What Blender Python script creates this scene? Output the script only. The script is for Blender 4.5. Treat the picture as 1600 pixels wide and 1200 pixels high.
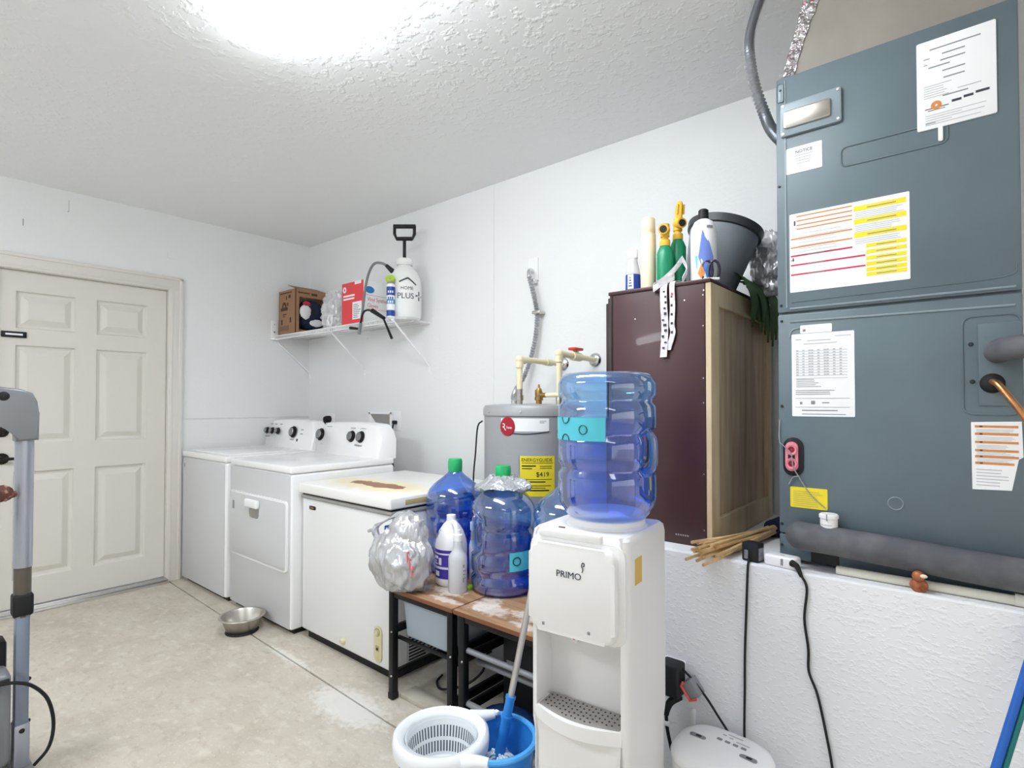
import bpy, bmesh, math, random
from mathutils import Vector as V, Matrix as M, noise
random.seed(11)
S = bpy.context.scene; COL = S.collection
for o in list(bpy.data.objects): bpy.data.objects.remove(o)
PI = math.pi; R = math.radians

# ---------------- camera, world, light, exposure ----------------
cd = bpy.data.cameras.new('camera'); cam = bpy.data.objects.new('camera', cd); COL.objects.link(cam)
cd.sensor_fit = 'HORIZONTAL'; cd.sensor_width = 36; cd.lens = 36*864/1600
cd.shift_y = 14.42/1600; cd.clip_start = .02
cam.location = (4.3602, -2.4863, 1.25); cam.rotation_euler = (R(91.0), 0, R(40.13)); S.camera = cam
w = bpy.data.worlds.new('world'); S.world = w; w.use_nodes = True
w.node_tree.nodes['Background'].inputs[0].default_value = (.96, .975, 1, 1)
w.node_tree.nodes['Background'].inputs[1].default_value = 1.5
S.view_settings.view_transform = 'Standard'; S.view_settings.look = 'None'
S.view_settings.gamma = 1; S.view_settings.use_curve_mapping = False
S.view_settings.exposure = 0.13
try:
    S.cycles.transparent_max_bounces = 32; S.cycles.max_bounces = 16
    S.cycles.transmission_bounces = 16; S.cycles.diffuse_bounces = 6
except Exception: pass
LAMP_E = 26.5      # strength of the ceiling fixture's diffuser
FILL_LEFT_E = 33.0; FILL_RIGHT_E = 4.0     # added fill fixtures behind the camera, made up to brighten the room

# ---------------- materials ----------------
def lin(c):
    if isinstance(c, str):
        c = [int(c[i:i+2], 16)/255 for i in (0, 2, 4)]
    return tuple((x/12.92 if x <= .04045 else ((x+.055)/1.055)**2.4) for x in c) + (1,)
MATS = {}
def mat(name, col, rough=.5, metal=0, spec=.5, noise_=None, bump=None, trans=0, ior=1.45, alpha=1, emis=0, coat=0, stretch=None):
    m = bpy.data.materials.new(name); m.use_nodes = True; MATS[name] = m
    nt = m.node_tree; N = nt.nodes; L = nt.links; p = N['Principled BSDF']
    p.inputs['Base Color'].default_value = lin(col); p.inputs['Roughness'].default_value = rough
    p.inputs['Metallic'].default_value = metal; p.inputs['Specular IOR Level'].default_value = spec
    p.inputs['Transmission Weight'].default_value = trans; p.inputs['IOR'].default_value = ior
    p.inputs['Alpha'].default_value = alpha; p.inputs['Coat Weight'].default_value = coat
    if emis:
        p.inputs['Emission Color'].default_value = lin(col); p.inputs['Emission Strength'].default_value = emis
    vec = None
    if noise_ or bump:
        tc = N.new('ShaderNodeTexCoord'); vec = tc.outputs['Object']
        if stretch:
            mp = N.new('ShaderNodeMapping'); mp.inputs['Scale'].default_value = stretch
            L.new(vec, mp.inputs[0]); vec = mp.outputs[0]
    if noise_:      # (scale, colour2, lo, hi, detail)
        sc, c2, lo, hi, det = noise_
        n = N.new('ShaderNodeTexNoise'); n.inputs['Scale'].default_value = sc; n.inputs['Detail'].default_value = det
        L.new(vec, n.inputs['Vector'])
        r = N.new('ShaderNodeMapRange'); r.inputs[1].default_value = lo; r.inputs[2].default_value = hi
        L.new(n.outputs[0], r.inputs[0])
        x = N.new('ShaderNodeMix'); x.data_type = 'RGBA'; x.inputs[6].default_value = lin(col); x.inputs[7].default_value = lin(c2)
        L.new(r.outputs[0], x.inputs[0]); L.new(x.outputs[2], p.inputs['Base Color'])
        m['mixnode'] = x.name
    if bump:        # (scale, strength, distance, lo, hi)
        sc, st, di, lo, hi = bump
        n = N.new('ShaderNodeTexNoise'); n.inputs['Scale'].default_value = sc; n.inputs['Detail'].default_value = 3
        L.new(vec, n.inputs['Vector'])
        r = N.new('ShaderNodeMapRange'); r.interpolation_type = 'SMOOTHSTEP'
        r.inputs[1].default_value = lo; r.inputs[2].default_value = hi; L.new(n.outputs[0], r.inputs[0])
        b = N.new('ShaderNodeBump'); b.inputs['Strength'].default_value = st; b.inputs['Distance'].default_value = di
        L.new(r.outputs[0], b.inputs['Height']); L.new(b.outputs[0], p.inputs['Normal'])
    return m
def spots(m, centre, radius, col, nscale=14, cut=.5, soft=.12, flat=1.0):
    """a stain with a shape of its own around a point of the object (dust, rust)"""
    nt = m.node_tree; N = nt.nodes; L = nt.links; p = N['Principled BSDF']
    tc = N.new('ShaderNodeTexCoord'); s = N.new('ShaderNodeVectorMath'); s.operation = 'SUBTRACT'; s.inputs[1].default_value = centre
    L.new(tc.outputs['Object'], s.inputs[0])
    d = N.new('ShaderNodeVectorMath'); d.operation = 'DIVIDE'; d.inputs[1].default_value = radius; L.new(s.outputs[0], d.inputs[0])
    ln = N.new('ShaderNodeVectorMath'); ln.operation = 'LENGTH'; L.new(d.outputs[0], ln.inputs[0])
    n = N.new('ShaderNodeTexNoise'); n.inputs['Scale'].default_value = nscale; n.inputs['Detail'].default_value = 6; L.new(tc.outputs['Object'], n.inputs['Vector'])
    a = N.new('ShaderNodeMath'); a.operation = 'MULTIPLY_ADD'; a.inputs[1].default_value = 1.5; L.new(n.outputs[0], a.inputs[0]); L.new(ln.outputs['Value'], a.inputs[2])
    r = N.new('ShaderNodeMapRange'); r.inputs[1].default_value = cut+.8+soft; r.inputs[2].default_value = cut+.8-soft
    r.inputs[3].default_value = 0; r.inputs[4].default_value = flat; L.new(a.outputs[0], r.inputs[0])
    x = N.new('ShaderNodeMix'); x.data_type = 'RGBA'; x.inputs[7].default_value = lin(col)
    pi = p.inputs['Base Color']
    if pi.links: L.new(pi.links[0].from_socket, x.inputs[6])
    else: x.inputs[6].default_value = pi.default_value
    L.new(r.outputs[0], x.inputs[0]); L.new(x.outputs[2], pi)
def film(name, col, gloss=.12, rough=.05, dens=1.0, bump=None, body=None):
    """thin clear plastic: tinted see-through plus a gloss"""
    m = bpy.data.materials.new(name); m.use_nodes = True; MATS[name] = m
    nt = m.node_tree; N = nt.nodes; L = nt.links; N.clear()
    out = N.new('ShaderNodeOutputMaterial'); t = N.new('ShaderNodeBsdfTransparent'); t.inputs[0].default_value = lin(col)
    g = N.new('ShaderNodeBsdfGlossy'); g.inputs[0].default_value = (1, 1, 1, 1); g.inputs[1].default_value = rough
    lw = N.new('ShaderNodeLayerWeight'); lw.inputs[0].default_value = .35
    r = N.new('ShaderNodeMapRange'); r.inputs[1].default_value = 0; r.inputs[2].default_value = 1
    r.inputs[3].default_value = gloss*.5; r.inputs[4].default_value = min(.75, gloss*4)
    L.new(lw.outputs['Facing'], r.inputs[0])
    mx = N.new('ShaderNodeMixShader'); L.new(r.outputs[0], mx.inputs[0]); L.new(t.outputs[0], mx.inputs[1]); L.new(g.outputs[0], mx.inputs[2])
    last = mx
    if dens < 1:     # a little milky body
        df = N.new('ShaderNodeBsdfDiffuse'); df.inputs[0].default_value = lin(body or col)
        m2 = N.new('ShaderNodeMixShader'); m2.inputs[0].default_value = 1-dens
        L.new(mx.outputs[0], m2.inputs[1]); L.new(df.outputs[0], m2.inputs[2]); last = m2
    if bump:
        tc = N.new('ShaderNodeTexCoord'); n = N.new('ShaderNodeTexNoise'); n.inputs['Scale'].default_value = bump[0]
        L.new(tc.outputs['Object'], n.inputs['Vector']); b = N.new('ShaderNodeBump'); b.inputs['Strength'].default_value = bump[1]; b.inputs['Distance'].default_value = .01
        L.new(n.outputs[0], b.inputs['Height']); L.new(b.outputs[0], g.inputs['Normal'])
    L.new(last.outputs[0], out.inputs[0]); return m

def water(name, col):
    m = bpy.data.materials.new(name); m.use_nodes = True; MATS[name] = m
    nt = m.node_tree; N = nt.nodes; L = nt.links; N.clear(); c = lin(col)
    out = N.new('ShaderNodeOutputMaterial'); t = N.new('ShaderNodeBsdfTransparent'); t.inputs[0].default_value = c
    g = N.new('ShaderNodeBsdfRefraction'); g.inputs[0].default_value = c; g.inputs['IOR'].default_value = 1.22; g.inputs['Roughness'].default_value = 0
    gl = N.new('ShaderNodeBsdfGlossy'); gl.inputs['Roughness'].default_value = .03
    a = N.new('ShaderNodeMixShader'); a.inputs[0].default_value = .5; L.new(t.outputs[0], a.inputs[1]); L.new(g.outputs[0], a.inputs[2])
    lw = N.new('ShaderNodeFresnel'); lw.inputs[0].default_value = 1.2
    b = N.new('ShaderNodeMixShader'); L.new(lw.outputs[0], b.inputs[0]); L.new(a.outputs[0], b.inputs[1]); L.new(gl.outputs[0], b.inputs[2]); L.new(b.outputs[0], out.inputs[0])
mat('ceiling_paint', 'f0f1f2', .9, bump=(30, .22, .012, .5, .68))
mat('wall_paint', (.918, .924, .926), .75, bump=(60, .08, .004, .3, .7))
mat('block_paint', 'e8e9ec', .6, bump=(62, .26, .008, .50, .72), stretch=(1, 1, 1.5))
mat('concrete', 'cbc3b5', .75, noise_=(5, 'bdb4a5', .42, .72, 15), bump=(45, .2, .004, .3, .8))
cm = MATS['concrete']; nt = cm.node_tree; p_ = nt.nodes['Principled BSDF']; src = p_.inputs['Base Color'].links[0].from_socket
tc_ = nt.nodes.new('ShaderNodeTexCoord'); mp_ = nt.nodes.new('ShaderNodeMapping'); mp_.inputs['Scale'].default_value = (1, 1.5, 1); nt.links.new(tc_.outputs['Object'], mp_.inputs[0])
for sc_, lo_, hi_, c_, am in ((20, .54, .70, 'b3a999', .6), (46, .66, .74, '948a7a', .45), (15, .54, .70, 'ddd6cb', .6), (70, .60, .70, 'e2dcd2', .5)):
    n_ = nt.nodes.new('ShaderNodeTexNoise'); n_.inputs['Scale'].default_value = sc_; n_.inputs['Detail'].default_value = 8; nt.links.new(mp_.outputs[0], n_.inputs['Vector'])
    r_ = nt.nodes.new('ShaderNodeMapRange'); r_.inputs[1].default_value = lo_; r_.inputs[2].default_value = hi_; r_.inputs[4].default_value = am; nt.links.new(n_.outputs[0], r_.inputs[0])
    x_ = nt.nodes.new('ShaderNodeMix'); x_.data_type = 'RGBA'; x_.inputs[7].default_value = lin(c_); nt.links.new(src, x_.inputs[6]); nt.links.new(r_.outputs[0], x_.inputs[0]); src = x_.outputs[2]
nt.links.new(src, p_.inputs['Base Color'])
mat('joint_dark', '3b3428', .95)
mat('door_paint', 'dedad3', .45)
mat('trim_paint', 'dfdbd5', .45)
mat('alu', 'd6d4d2', .3, 1)
mat('bronze', '2a2522', .35, .6)
mat('black', '0d0d10', .45); mat('black_rubber', '141416', .7); mat('dark_metal', '17181b', .4, .4)
mat('white_enamel', 'f4f4f5', .25, coat=.3); mat('white_plastic', 'f3f3f4', .35); mat('dispenser_white', 'e9e8e7', .35)
mat('cool_grey', 'cfd0d2', .35); mat('grey_print', '8b8d92', .6); mat('faint_print', 'b9bbc0', .6); mat('dark_print', '3c3d42', .6)  # cool_grey shades the appliance fronts by colour, and colours the vent frame
mat('chrome', 'd8d9dc', .18, 1); mat('steel', 'cdc9c2', .3, 1, noise_=(9, 'b8b2a8', .4, .7, 3))
mat('knob_silver', '9fa1a4', .3, .9)
mat('freezer_body', 'e9e9e9', .35)
m = mat('freezer_lid', 'f2f1ee', .4)
spots(m, (-.02, -.15, .82), (.36, .13, .2), 'f3e4b4', 9, 1.0, .35, .8)
spots(m, (.0, -.14, .82), (.19, .055, .2), '9a6440', 13, 1.0, .04)
mat('gasket', '9a9895', .5); mat('ivory', 'd9cfa9', .45); mat('ivory_dark', 'b6a878', .5)
mat('heater_grey', 'a3a5a7', .4, .1); mat('label_white', 'f2f3f4', .5); mat('logo_red', 'a3182a', .4)
mat('label_yellow', 'f3dd2f', .5); mat('pvc_cream', 'ece2bd', .4); mat('pvc_grey', 'dcd9cc', .4); mat('brass', 'a98a55', .35, .9); mat('valve_red', 'd0342b', .4)
mat('conduit', 'b4b7bb', .28, .75); mat('copper', 'c48a5c', .3, .9)
mat('hvac_paint', '66757c', .42, noise_=(4, '5f6d74', .35, .7, 3)); mat('hvac_dark', '2c3236', .5); mat('hvac_light', '8b98a0', .35)
mat('label_orange', 'd58a4a', .55); mat('label_red', 'cc2f4f', .55); mat('hole_pink', 'e58a97', .5); mat('hole_red', '8f1f33', .6)
mat('foam_pipe', '55565c', .8, noise_=(14, '6b6c70', .4, .7, 4)); mat('duct_board', '98928a', .6, noise_=(5, '8a847c', .35, .7, 4))
mat('foil', 'cfc9cc', .3, .9, noise_=(22, 'cf8f9a', .58, .62, 2), bump=(30, .8, .02, .3, .7))
mat('cardboard', '9a7458', .8); mat('cardboard_in', '7d5f4a', .85); mat('carton_print', '4a3527', .8)
mat('carton_red', 'e2474d', .55); mat('print_red', 'd86a70', .6); mat('print_blue', '2b7fc4', .5)
mat('navy_cloth', '141c33', .9, bump=(60, .4, .01, .3, .7)); mat('white_cloth', 'e3e1e3', .9, bump=(50, .4, .01, .3, .7)); mat('red_cloth', 'a83344', .9)
mat('sprayer_white', 'eceeec', .35); mat('can_blue', '1f3f9a', .35); mat('can_cyan', '4f8fc4', .4); mat('lime', 'b3cf4c', .4)
mat('burgundy', '44262a', .38, coat=.12, noise_=(2.2, '38201f', .4, .7, 4))
mat('dark_moulding', '2b1a18', .3)
mat('raw_wood', 'd6c3a3', .6, noise_=(6, 'bfaa88', .4, .7, 6), stretch=(3, 3, .6))
mat('back_board', 'd4bc9e', .6, noise_=(4, 'aa8f76', .38, .68, 5), stretch=(3, 5, .5))
m = mat('table_wood', 'a98564', .55, noise_=(7, '835f43', .42, .66, 8), stretch=(.7, 4, 4))
for c, r_ in (((.06, -.09, .475), (.10, .06, .1)), ((-.10, -.13, .475), (.12, .06, .1)), ((-.15, -.10, .475), (.07, .10, .1)), ((.12, -.17, .475), (.12, .03, .1))): spots(m, c, r_, 'e2dcd6', 40, .62, .22, .65)
mat('table_edge', '7d4e33', .6)
spots(MATS['concrete'], (2.36, -1.16, 0), (.20, .09, .3), 'e8e6e2', 38, 1.0, .28, .75)
spots(MATS['concrete'], (1.75, -1.10, 0), (.20, .03, .3), 'e8e6e2', 46, .8, .25, .7)
mat('cap_green', '27b06a', .4); mat('label_aqua', '55c4d6', .45); mat('ink', '1c2a38', .5)
film('bottle_clear', (.74, .90, 1.0), .24, dens=.93, body=(.22, .56, .97)); film('bottle_blue', (.44, .72, 1.0), .24, dens=.87, body=(.16, .50, .93)); film('bottle_grey', (.70, .84, .98), .24, dens=.95, body=(.28, .54, .90))
water('water_blue', (.50, .76, 1.0)); water('water_deep', (.46, .74, 1.0))
film('clear_bag', 'f3f3f5', .3, .22, .68, (22, .6))
mat('bag_grey', 'c9cacd', .24, .4, bump=(13, .6, .02, .3, .7), stretch=(1, 1, .45)); mat('bag_silver', 'c3c5c9', .26, .4, bump=(20, .6, .02, .3, .7))
mat('jug_white', 'f1f1f4', .4); mat('purple', '4638a8', .45); mat('spray_clear', 'd3d5da', .35, alpha=.9); mat('peach', 'dcae82', .5); mat('lime_bright', '9fe03a', .4)
mat('mop_blue', '2f86d8', .38); mat('mop_blue_light', '4fa6ee', .35); mat('basin_white', 'edf1f5', .35); mat('mop_string', 'e6f0f2', .9); mat('slot_dark', '4b565f', .8)
mat('bin_plastic', 'b5c4cf', .35, alpha=.75); mat('bin_blue', '1f6fb4', .5); mat('case_black', '131419', .55); mat('bag_blue', '1a3f78', .7, bump=(12, .5, .03, .3, .7))
mat('tube_grey', '8e9095', .4, .3); mat('plank', 'c2bcb0', .8, noise_=(8, 'a59d90', .4, .7, 6))
mat('tread_grey', '7f8286', .4, .2); mat('tread_silver', 'a5a9b2', .28, .5); mat('tread_blue', '7d8798', .3, .4)
mat('rusty', '5a3428', .6, noise_=(55, 'a37a66', .55, .62, 3)); mat('taupe_shade', '5d564e', .4, .2); mat('red_clip', 'e0564e', .5)
mat('stick_tan', 'e0c192', .65, noise_=(12, 'bb955f', .4, .7, 4)); mat('dark_blue', '161c44', .6)
mat('figure_brown', 'b06a43', .45, .2, noise_=(60, '8a4a2c', .4, .65, 4)); mat('pole_blue', '1e5fb8', .35); mat('pole_shadow_green', '17706c', .4)
mat('bucket_grey', '80858c', .42); mat('bucket_rim', '3a3d42', .45); mat('cream', 'e8dabd', .4); mat('nozzle_yellow', 'e0b23a', .4); mat('bottle_green', '14865f', .35)
mat('periwinkle', '6d86cf', .45); mat('orange', 'e08b45', .45); mat('leaf_green', '33552a', .6, noise_=(16, '4c7038', .4, .7, 4)); mat('scissor_purple', '2a1d33', .35)
mat('tan_print', 'd9b457', .5); mat('dispenser_shadow', 'd6d3cf', .4); mat('tray_grey', '9b9894', .35, .2); mat('collar_clear', 'd5e4f6', .3, alpha=.9)
m = mat('lamp_diffuser', (.96, .982, 1.0), .5, emis=LAMP_E); mat('fill_diffuser_left', (.96, .982, 1.0), .5, emis=FILL_LEFT_E); mat('fill_diffuser_right', (.96, .982, 1.0), .5, emis=FILL_RIGHT_E)  # the last two diffusers glow on added fill fixtures

# ---------------- mesh helpers ----------------
ROOT = {}
def frame_of(o):
    while o is not None and o.name not in ROOT: o = o.parent
    return ROOT[o.name] if o else M.Identity(4)
def tag(o, label=None, cat=None, group=None, kind=None):
    if label: o['label'] = label
    if cat: o['category'] = cat
    if group: o['group'] = group
    if kind: o['kind'] = kind
    return o
def thing(name, label, cat, loc=(0, 0, 0), rz=0, group=None, kind=None):
    o = bpy.data.objects.new(name, None); COL.objects.link(o); o.empty_display_size = .05
    o.location = loc; o.rotation_euler = (0, 0, rz); ROOT[o.name] = M.Translation(loc) @ M.Rotation(rz, 4, 'Z')
    return tag(o, label, cat, group, kind)
def catmull(pts, n=6, closed=False):
    P = [V(p) for p in pts]; out = []
    k = len(P)
    for i in range(k if closed else k-1):
        a = P[(i-1) % k] if (closed or i > 0) else P[0]*2-P[1]; b = P[i]; c = P[(i+1) % k]
        d = P[(i+2) % k] if (closed or i+2 < k) else P[-1]*2-P[-2]
        for j in range(n):
            t = j/n
            out.append(.5*((2*b)+(c-a)*t+(2*a-5*b+4*c-d)*t*t+(3*b-a-3*c+d)*t**3))
    if not closed: out.append(P[-1])
    return out
class B:
    def __init__(s): s.bm = bmesh.new()
    def _bev(s, geom_faces, w, seg):
        es = list({e for f in geom_faces for e in f.edges})
        bmesh.ops.bevel(s.bm, geom=es, offset=w, segments=seg, affect='EDGES', profile=.5)
    def box(s, a, b, bev=0, seg=2, mtx=None):
        x0, y0, z0 = [min(p, q) for p, q in zip(a, b)]; x1, y1, z1 = [max(p, q) for p, q in zip(a, b)]
        c = [(x0, y0, z0), (x1, y0, z0), (x1, y1, z0), (x0, y1, z0), (x0, y0, z1), (x1, y0, z1), (x1, y1, z1), (x0, y1, z1)]
        vs = [s.bm.verts.new((mtx @ V(p)) if mtx else p) for p in c]
        fs = [s.bm.faces.new([vs[i] for i in q]) for q in ((0, 3, 2, 1), (4, 5, 6, 7), (0, 1, 5, 4), (1, 2, 6, 5), (2, 3, 7, 6), (3, 0, 4, 7))]
        if bev: s._bev(fs, bev, seg)
        return s
    def loft(s, rings, cap0=True, cap1=True, closed=True):
        R_ = [[s.bm.verts.new(p) for p in r] for r in rings]; n = len(R_[0])
        for a, b in zip(R_, R_[1:]):
            for i in range(n if closed else n-1):
                j = (i+1) % n
                try: s.bm.faces.new((a[i], a[j], b[j], b[i]))
                except ValueError: pass
        if cap0 and closed: s.bm.faces.new(list(reversed(R_[0])))
        if cap1 and closed: s.bm.faces.new(R_[-1])
        return s
    def tube(s, pts, r, n=10, cap=True, smooth=0, closed=False):
        pts = catmull(pts, smooth, closed) if smooth else [V(p) for p in pts]
        k = len(pts); rr = r if callable(r) else (lambda t: r); prev = None; rings = []
        for i, p in enumerate(pts):
            if closed: d = pts[(i+1) % k]-pts[i-1]
            else: d = pts[min(i+1, k-1)]-pts[max(i-1, 0)]
            d.normalize()
            if prev is None:
                u = d.orthogonal().normalized()
            else:
                u = (prev-d*prev.dot(d)); u = u.normalized() if u.length > 1e-6 else d.orthogonal().normalized()
            prev = u; v = d.cross(u); q = rr(i/max(1, k-1))
            rings.append([p+(u*math.cos(2*PI*j/n)+v*math.sin(2*PI*j/n))*q for j in range(n)])
        if closed: rings.append(rings[0]); return s.loft(rings, False, False)
        return s.loft(rings, cap, cap)
    def cyl(s, p0, p1, r0, r1=None, n=20, cap=True):
        r1 = r0 if r1 is None else r1
        return s.tube([p0, p1], lambda t: r0+(r1-r0)*t, n, cap)
    def lathe(s, prof, c=(0, 0, 0), n=36, axis=None, mod=None, cap0=False, cap1=False):
        """prof: [(r, z)]; axis: matrix placing local z"""
        mt = axis if axis else M.Translation(c); rings = []
        for r, z in prof:
            ring = []
            for j in range(n):
                a = 2*PI*j/n; q = mod(r, z, a) if mod else r
                ring.append(mt @ V((max(q, .0004)*math.cos(a), max(q, .0004)*math.sin(a), z)))
            rings.append(ring)
        return s.loft(rings, cap0, cap1)
    def prism(s, poly, o, x, y, depth, bev=0, seg=2):
        """2-D outline in the plane (x, y) through o, thickened by depth against the normal"""
        x = V(x); y = V(y); nrm = x.cross(y).normalized(); o = V(o)
        top = [s.bm.verts.new(o+x*p+y*q) for p, q in poly]; bot = [s.bm.verts.new(o+x*p+y*q-nrm*depth) for p, q in poly]
        n = len(poly); fs = [s.bm.faces.new(top), s.bm.faces.new(list(reversed(bot)))]
        for i in range(n):
            j = (i+1) % n; s.bm.faces.new((top[i], bot[i], bot[j], top[j]))
        if bev: 
            bmesh.ops.bevel(s.bm, geom=list(fs[0].edges), offset=bev, segments=seg, affect='EDGES', profile=.5)
        return s
    def ball(s, c, r, sub=3, scale=(1, 1, 1), fn=None, zmin=None):
        g = bmesh.ops.create_icosphere(s.bm, subdivisions=sub, radius=1)
        for v in g['verts']:
            p = v.co.copy(); k = fn(p) if fn else 1
            v.co = V((c[0]+p.x*r*scale[0]*k, c[1]+p.y*r*scale[1]*k, c[2]+p.z*r*scale[2]*k))
            if zmin is not None and v.co.z < zmin: v.co.z = zmin
        return s
    def quad(s, *p):
        s.bm.faces.new([s.bm.verts.new(q) for q in p]); return s
    def done(s, name, m, parent=None, label=None, local=False, smooth=40, kind=None, cat=None, group=None):
        bm = s.bm; bmesh.ops.recalc_face_normals(bm, faces=bm.faces[:])
        if smooth:
            for f in bm.faces: f.smooth = True
            for e in bm.edges:
                if len(e.link_faces) == 2 and e.calc_face_angle(0) > R(smooth): e.smooth = False
        me = bpy.data.meshes.new(name); o = bpy.data.objects.new(name, me); COL.objects.link(o)
        if parent is not None:
            o.parent = parent
            if not local: bm.transform(frame_of(parent).inverted())
        else:
            zs = [v.co.z for v in bm.verts]; xs = [v.co.x for v in bm.verts]; ys = [v.co.y for v in bm.verts]
            if cat:
                c = V(((min(xs)+max(xs))/2, (min(ys)+max(ys))/2, min(zs)))
                bm.transform(M.Translation(-c)); o.location = c; ROOT[o.name] = M.Translation(c)
            else: ROOT[o.name] = M.Identity(4)
        bm.to_mesh(me); bm.free()
        me.materials.append(MATS[m] if isinstance(m, str) else m)
        return tag(o, label, cat, group, kind)
def rrect(w, h, r, n=5, cx=0, cy=0):
    pts = []
    for sx, sy, a0 in ((1, 1, 0), (-1, 1, 90), (-1, -1, 180), (1, -1, 270)):
        for k in range(n+1):
            a = R(a0+90*k/n); pts.append((cx+sx*(w/2-r)+r*math.cos(a), cy+sy*(h/2-r)+r*math.sin(a)))
    return pts
def letters(txt, o, x, y, size, m, parent, name='lettering', align='LEFT', local=False, bend=None, sx=1.0, label=None, off=.0006):
    cu = bpy.data.curves.new('t', 'FONT'); cu.body = txt; cu.size = size; cu.align_x = align; cu.extrude = .0002; cu.resolution_u = 3
    t = bpy.data.objects.new('t', cu); COL.objects.link(t)
    me = bpy.data.meshes.new_from_object(t.evaluated_get(bpy.context.evaluated_depsgraph_get()))
    bpy.data.objects.remove(t); bm = bmesh.new(); bm.from_mesh(me); bpy.data.meshes.remove(me)
    b = B(); b.bm.free(); b.bm = bm
    if bend:    # (axis x, axis y, radius, angle): wrap round an upright cylinder
        ax, ay, rad, ang, z0 = bend
        bmesh.ops.subdivide_edges(bm, edges=[e for e in bm.edges if e.calc_length() > size*.5], cuts=2)
        for v in bm.verts:
            a = ang+v.co.x*sx/rad; rr = rad+v.co.z+off
            v.co = V((ax+rr*math.cos(a), ay+rr*math.sin(a), z0+v.co.y))
    else:
        x = V(x).normalized(); y = V(y).normalized(); nr = x.cross(y)
        for v in bm.verts: v.co = V(o)+x*v.co.x*sx+y*v.co.y+nr*(v.co.z+off)
    return b.done(name, m, parent, local=local, smooth=0, label=label)
def wrap(b, c, rad, a0, a1, z0, z1, th=.0008, n=12):
    """a sheet wrapped round an upright cylinder between two angles (radians)"""
    rings = []
    for i in range(n+1):
        a = a0+(a1-a0)*i/n; ca, sa = math.cos(a), math.sin(a)
        rings.append([(c[0]+q*ca, c[1]+q*sa, z) for q, z in ((rad, z0), (rad+th, z0), (rad+th, z1), (rad, z1))])
    return b.loft(rings)
def mark(rects, y, m, parent, name='printing', d=.0006):
    """flat print on a face that looks along -Y: rectangles (x0, x1, z0, z1)"""
    b = B()
    for x0, x1, z0, z1 in rects: b.box((x0, y-d, z0), (x1, y+.0002, z1))
    return b.done(name, m, parent, smooth=0, kind='stuff' if len(rects) > 1 else None)
def lines(x0, x1, z0, z1, n, fill=.45, jit=.35, seed=0):
    rd = random.Random(seed); out = []; h = (z1-z0)/n
    for i in range(n):
        z = z0+h*i; out.append((x0, x1-(x1-x0)*jit*rd.random(), z, z+h*fill))
    return out
def crumple(seed, amp=.16, f=2.4):
    off = V((seed*3.1, seed*1.7, seed*.9))
    def fn(p):
        a = 1-abs(noise.noise(p*f+off)); b_ = 1-abs(noise.noise(p*f*2.3+off*2)); c = noise.noise(p*1.1+off)
        return 1+amp*((a-.75)*1.1+(b_-.75)*.6+c*.5)
    return fn
# ---------------- the room ----------------
CEIL = 2.58
def struct(b, name, m, parent=None, smooth=0): return b.done(name, m, parent, smooth=smooth, kind=None if parent else 'structure')
f = struct(B().box((-.12, -5.3, -.14), (6.7, .12, -.012)), 'floor', 'joint_dark')
jy = lambda x: -1.055-.028*x
b = B(); b.prism([(-.1, -5.2), (6.6, -5.2), (6.6, jy(6.6)-.004), (-.1, jy(-.1)-.004)], (0, 0, 0), (1, 0, 0), (0, 1, 0), .012, .002, 1); struct(b, 'slab', 'concrete', f)
b = B(); b.prism([(-.1, jy(-.1)+.004), (6.6, jy(6.6)+.004), (6.6, .05), (-.1, .05)], (0, 0, 0), (1, 0, 0), (0, 1, 0), .012, .002, 1); struct(b, 'slab', 'concrete', f)
struct(B().box((-.12, -5.3, CEIL), (6.7, .12, CEIL+.1)), 'ceiling', 'ceiling_paint')
DY0, DY1, DZ = -1.992, -1.068, 2.052          # door opening
wl = struct(B().box((-.3, -5.3, -.1), (-.045, DY0+.0, CEIL)).box((-.3, DY1, -.1), (-.02, .12, CEIL)).box((-.3, DY0, DZ), (-.045, DY1, CEIL)).box((-.36, -5.3, -.14), (-.29, .12, CEIL)), 'wall_left', 'wall_paint')  # last box added behind the door to block leaking sky light
struct(B().box((-.045, -5.3, 0), (0, DY0, CEIL)).box((-.045, DY0, DZ), (0, DY1, CEIL)).box((-.045, DY1, 1.134), (0, .02, CEIL)), 'upper_face', 'wall_paint', wl)
struct(B().box((-.045, DY1, 0), (-.0012, .02, 1.132)), 'lower_face', 'wall_paint', wl)
struct(B().box((-.003, -1.8575, 2.312), (.0012, -1.8535, 2.352)).box((-.003, -1.6395, 2.455), (.0006, -1.6375, 2.525)).box((-.003, -1.646, 2.45), (.0006, -1.638, 2.454)), 'crack', 'grey_print', wl)
struct(B().box((-.003, -1.085, 2.272), (.002, -1.03, 2.312), .0015), 'patch', 'wall_paint', wl)
wb = struct(B().box((-.05, .014, -.1), (6.7, .12, CEIL)), 'wall_back', 'wall_paint')
struct(B().box((0, 0, 0), (2.1205, .02, CEIL)), 'wallboard', 'wall_paint', wb)
struct(B().box((2.1225, 0, 0), (6.6, .02, CEIL)), 'wallboard', 'wall_paint', wb)
struct(B().box((-.12, -5.3, -.1), (6.7, -5.2, CEIL)), 'wall_front', 'wall_paint')
b = B(); b.box((6.6, -5.3, -.1), (6.7, -4.7, CEIL)).box((6.6, -.95, -.1), (6.7, .12, CEIL)).box((6.6, -4.7, 2.2), (6.7, -.95, CEIL)); struct(b, 'wall_right', 'wall_paint')   # opening made up to let daylight in
struct(B().box((6.7, -9, -.15), (20, 5, -.03)), 'floor', 'concrete').name = 'floor_added_outside'  # added ground outside the made-up opening, bounces daylight in
LZ = .783
struct(B().box((3.29, -.80, 0), (6.6, 0, LZ), .006, 2), 'wall_low', 'block_paint')
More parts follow.
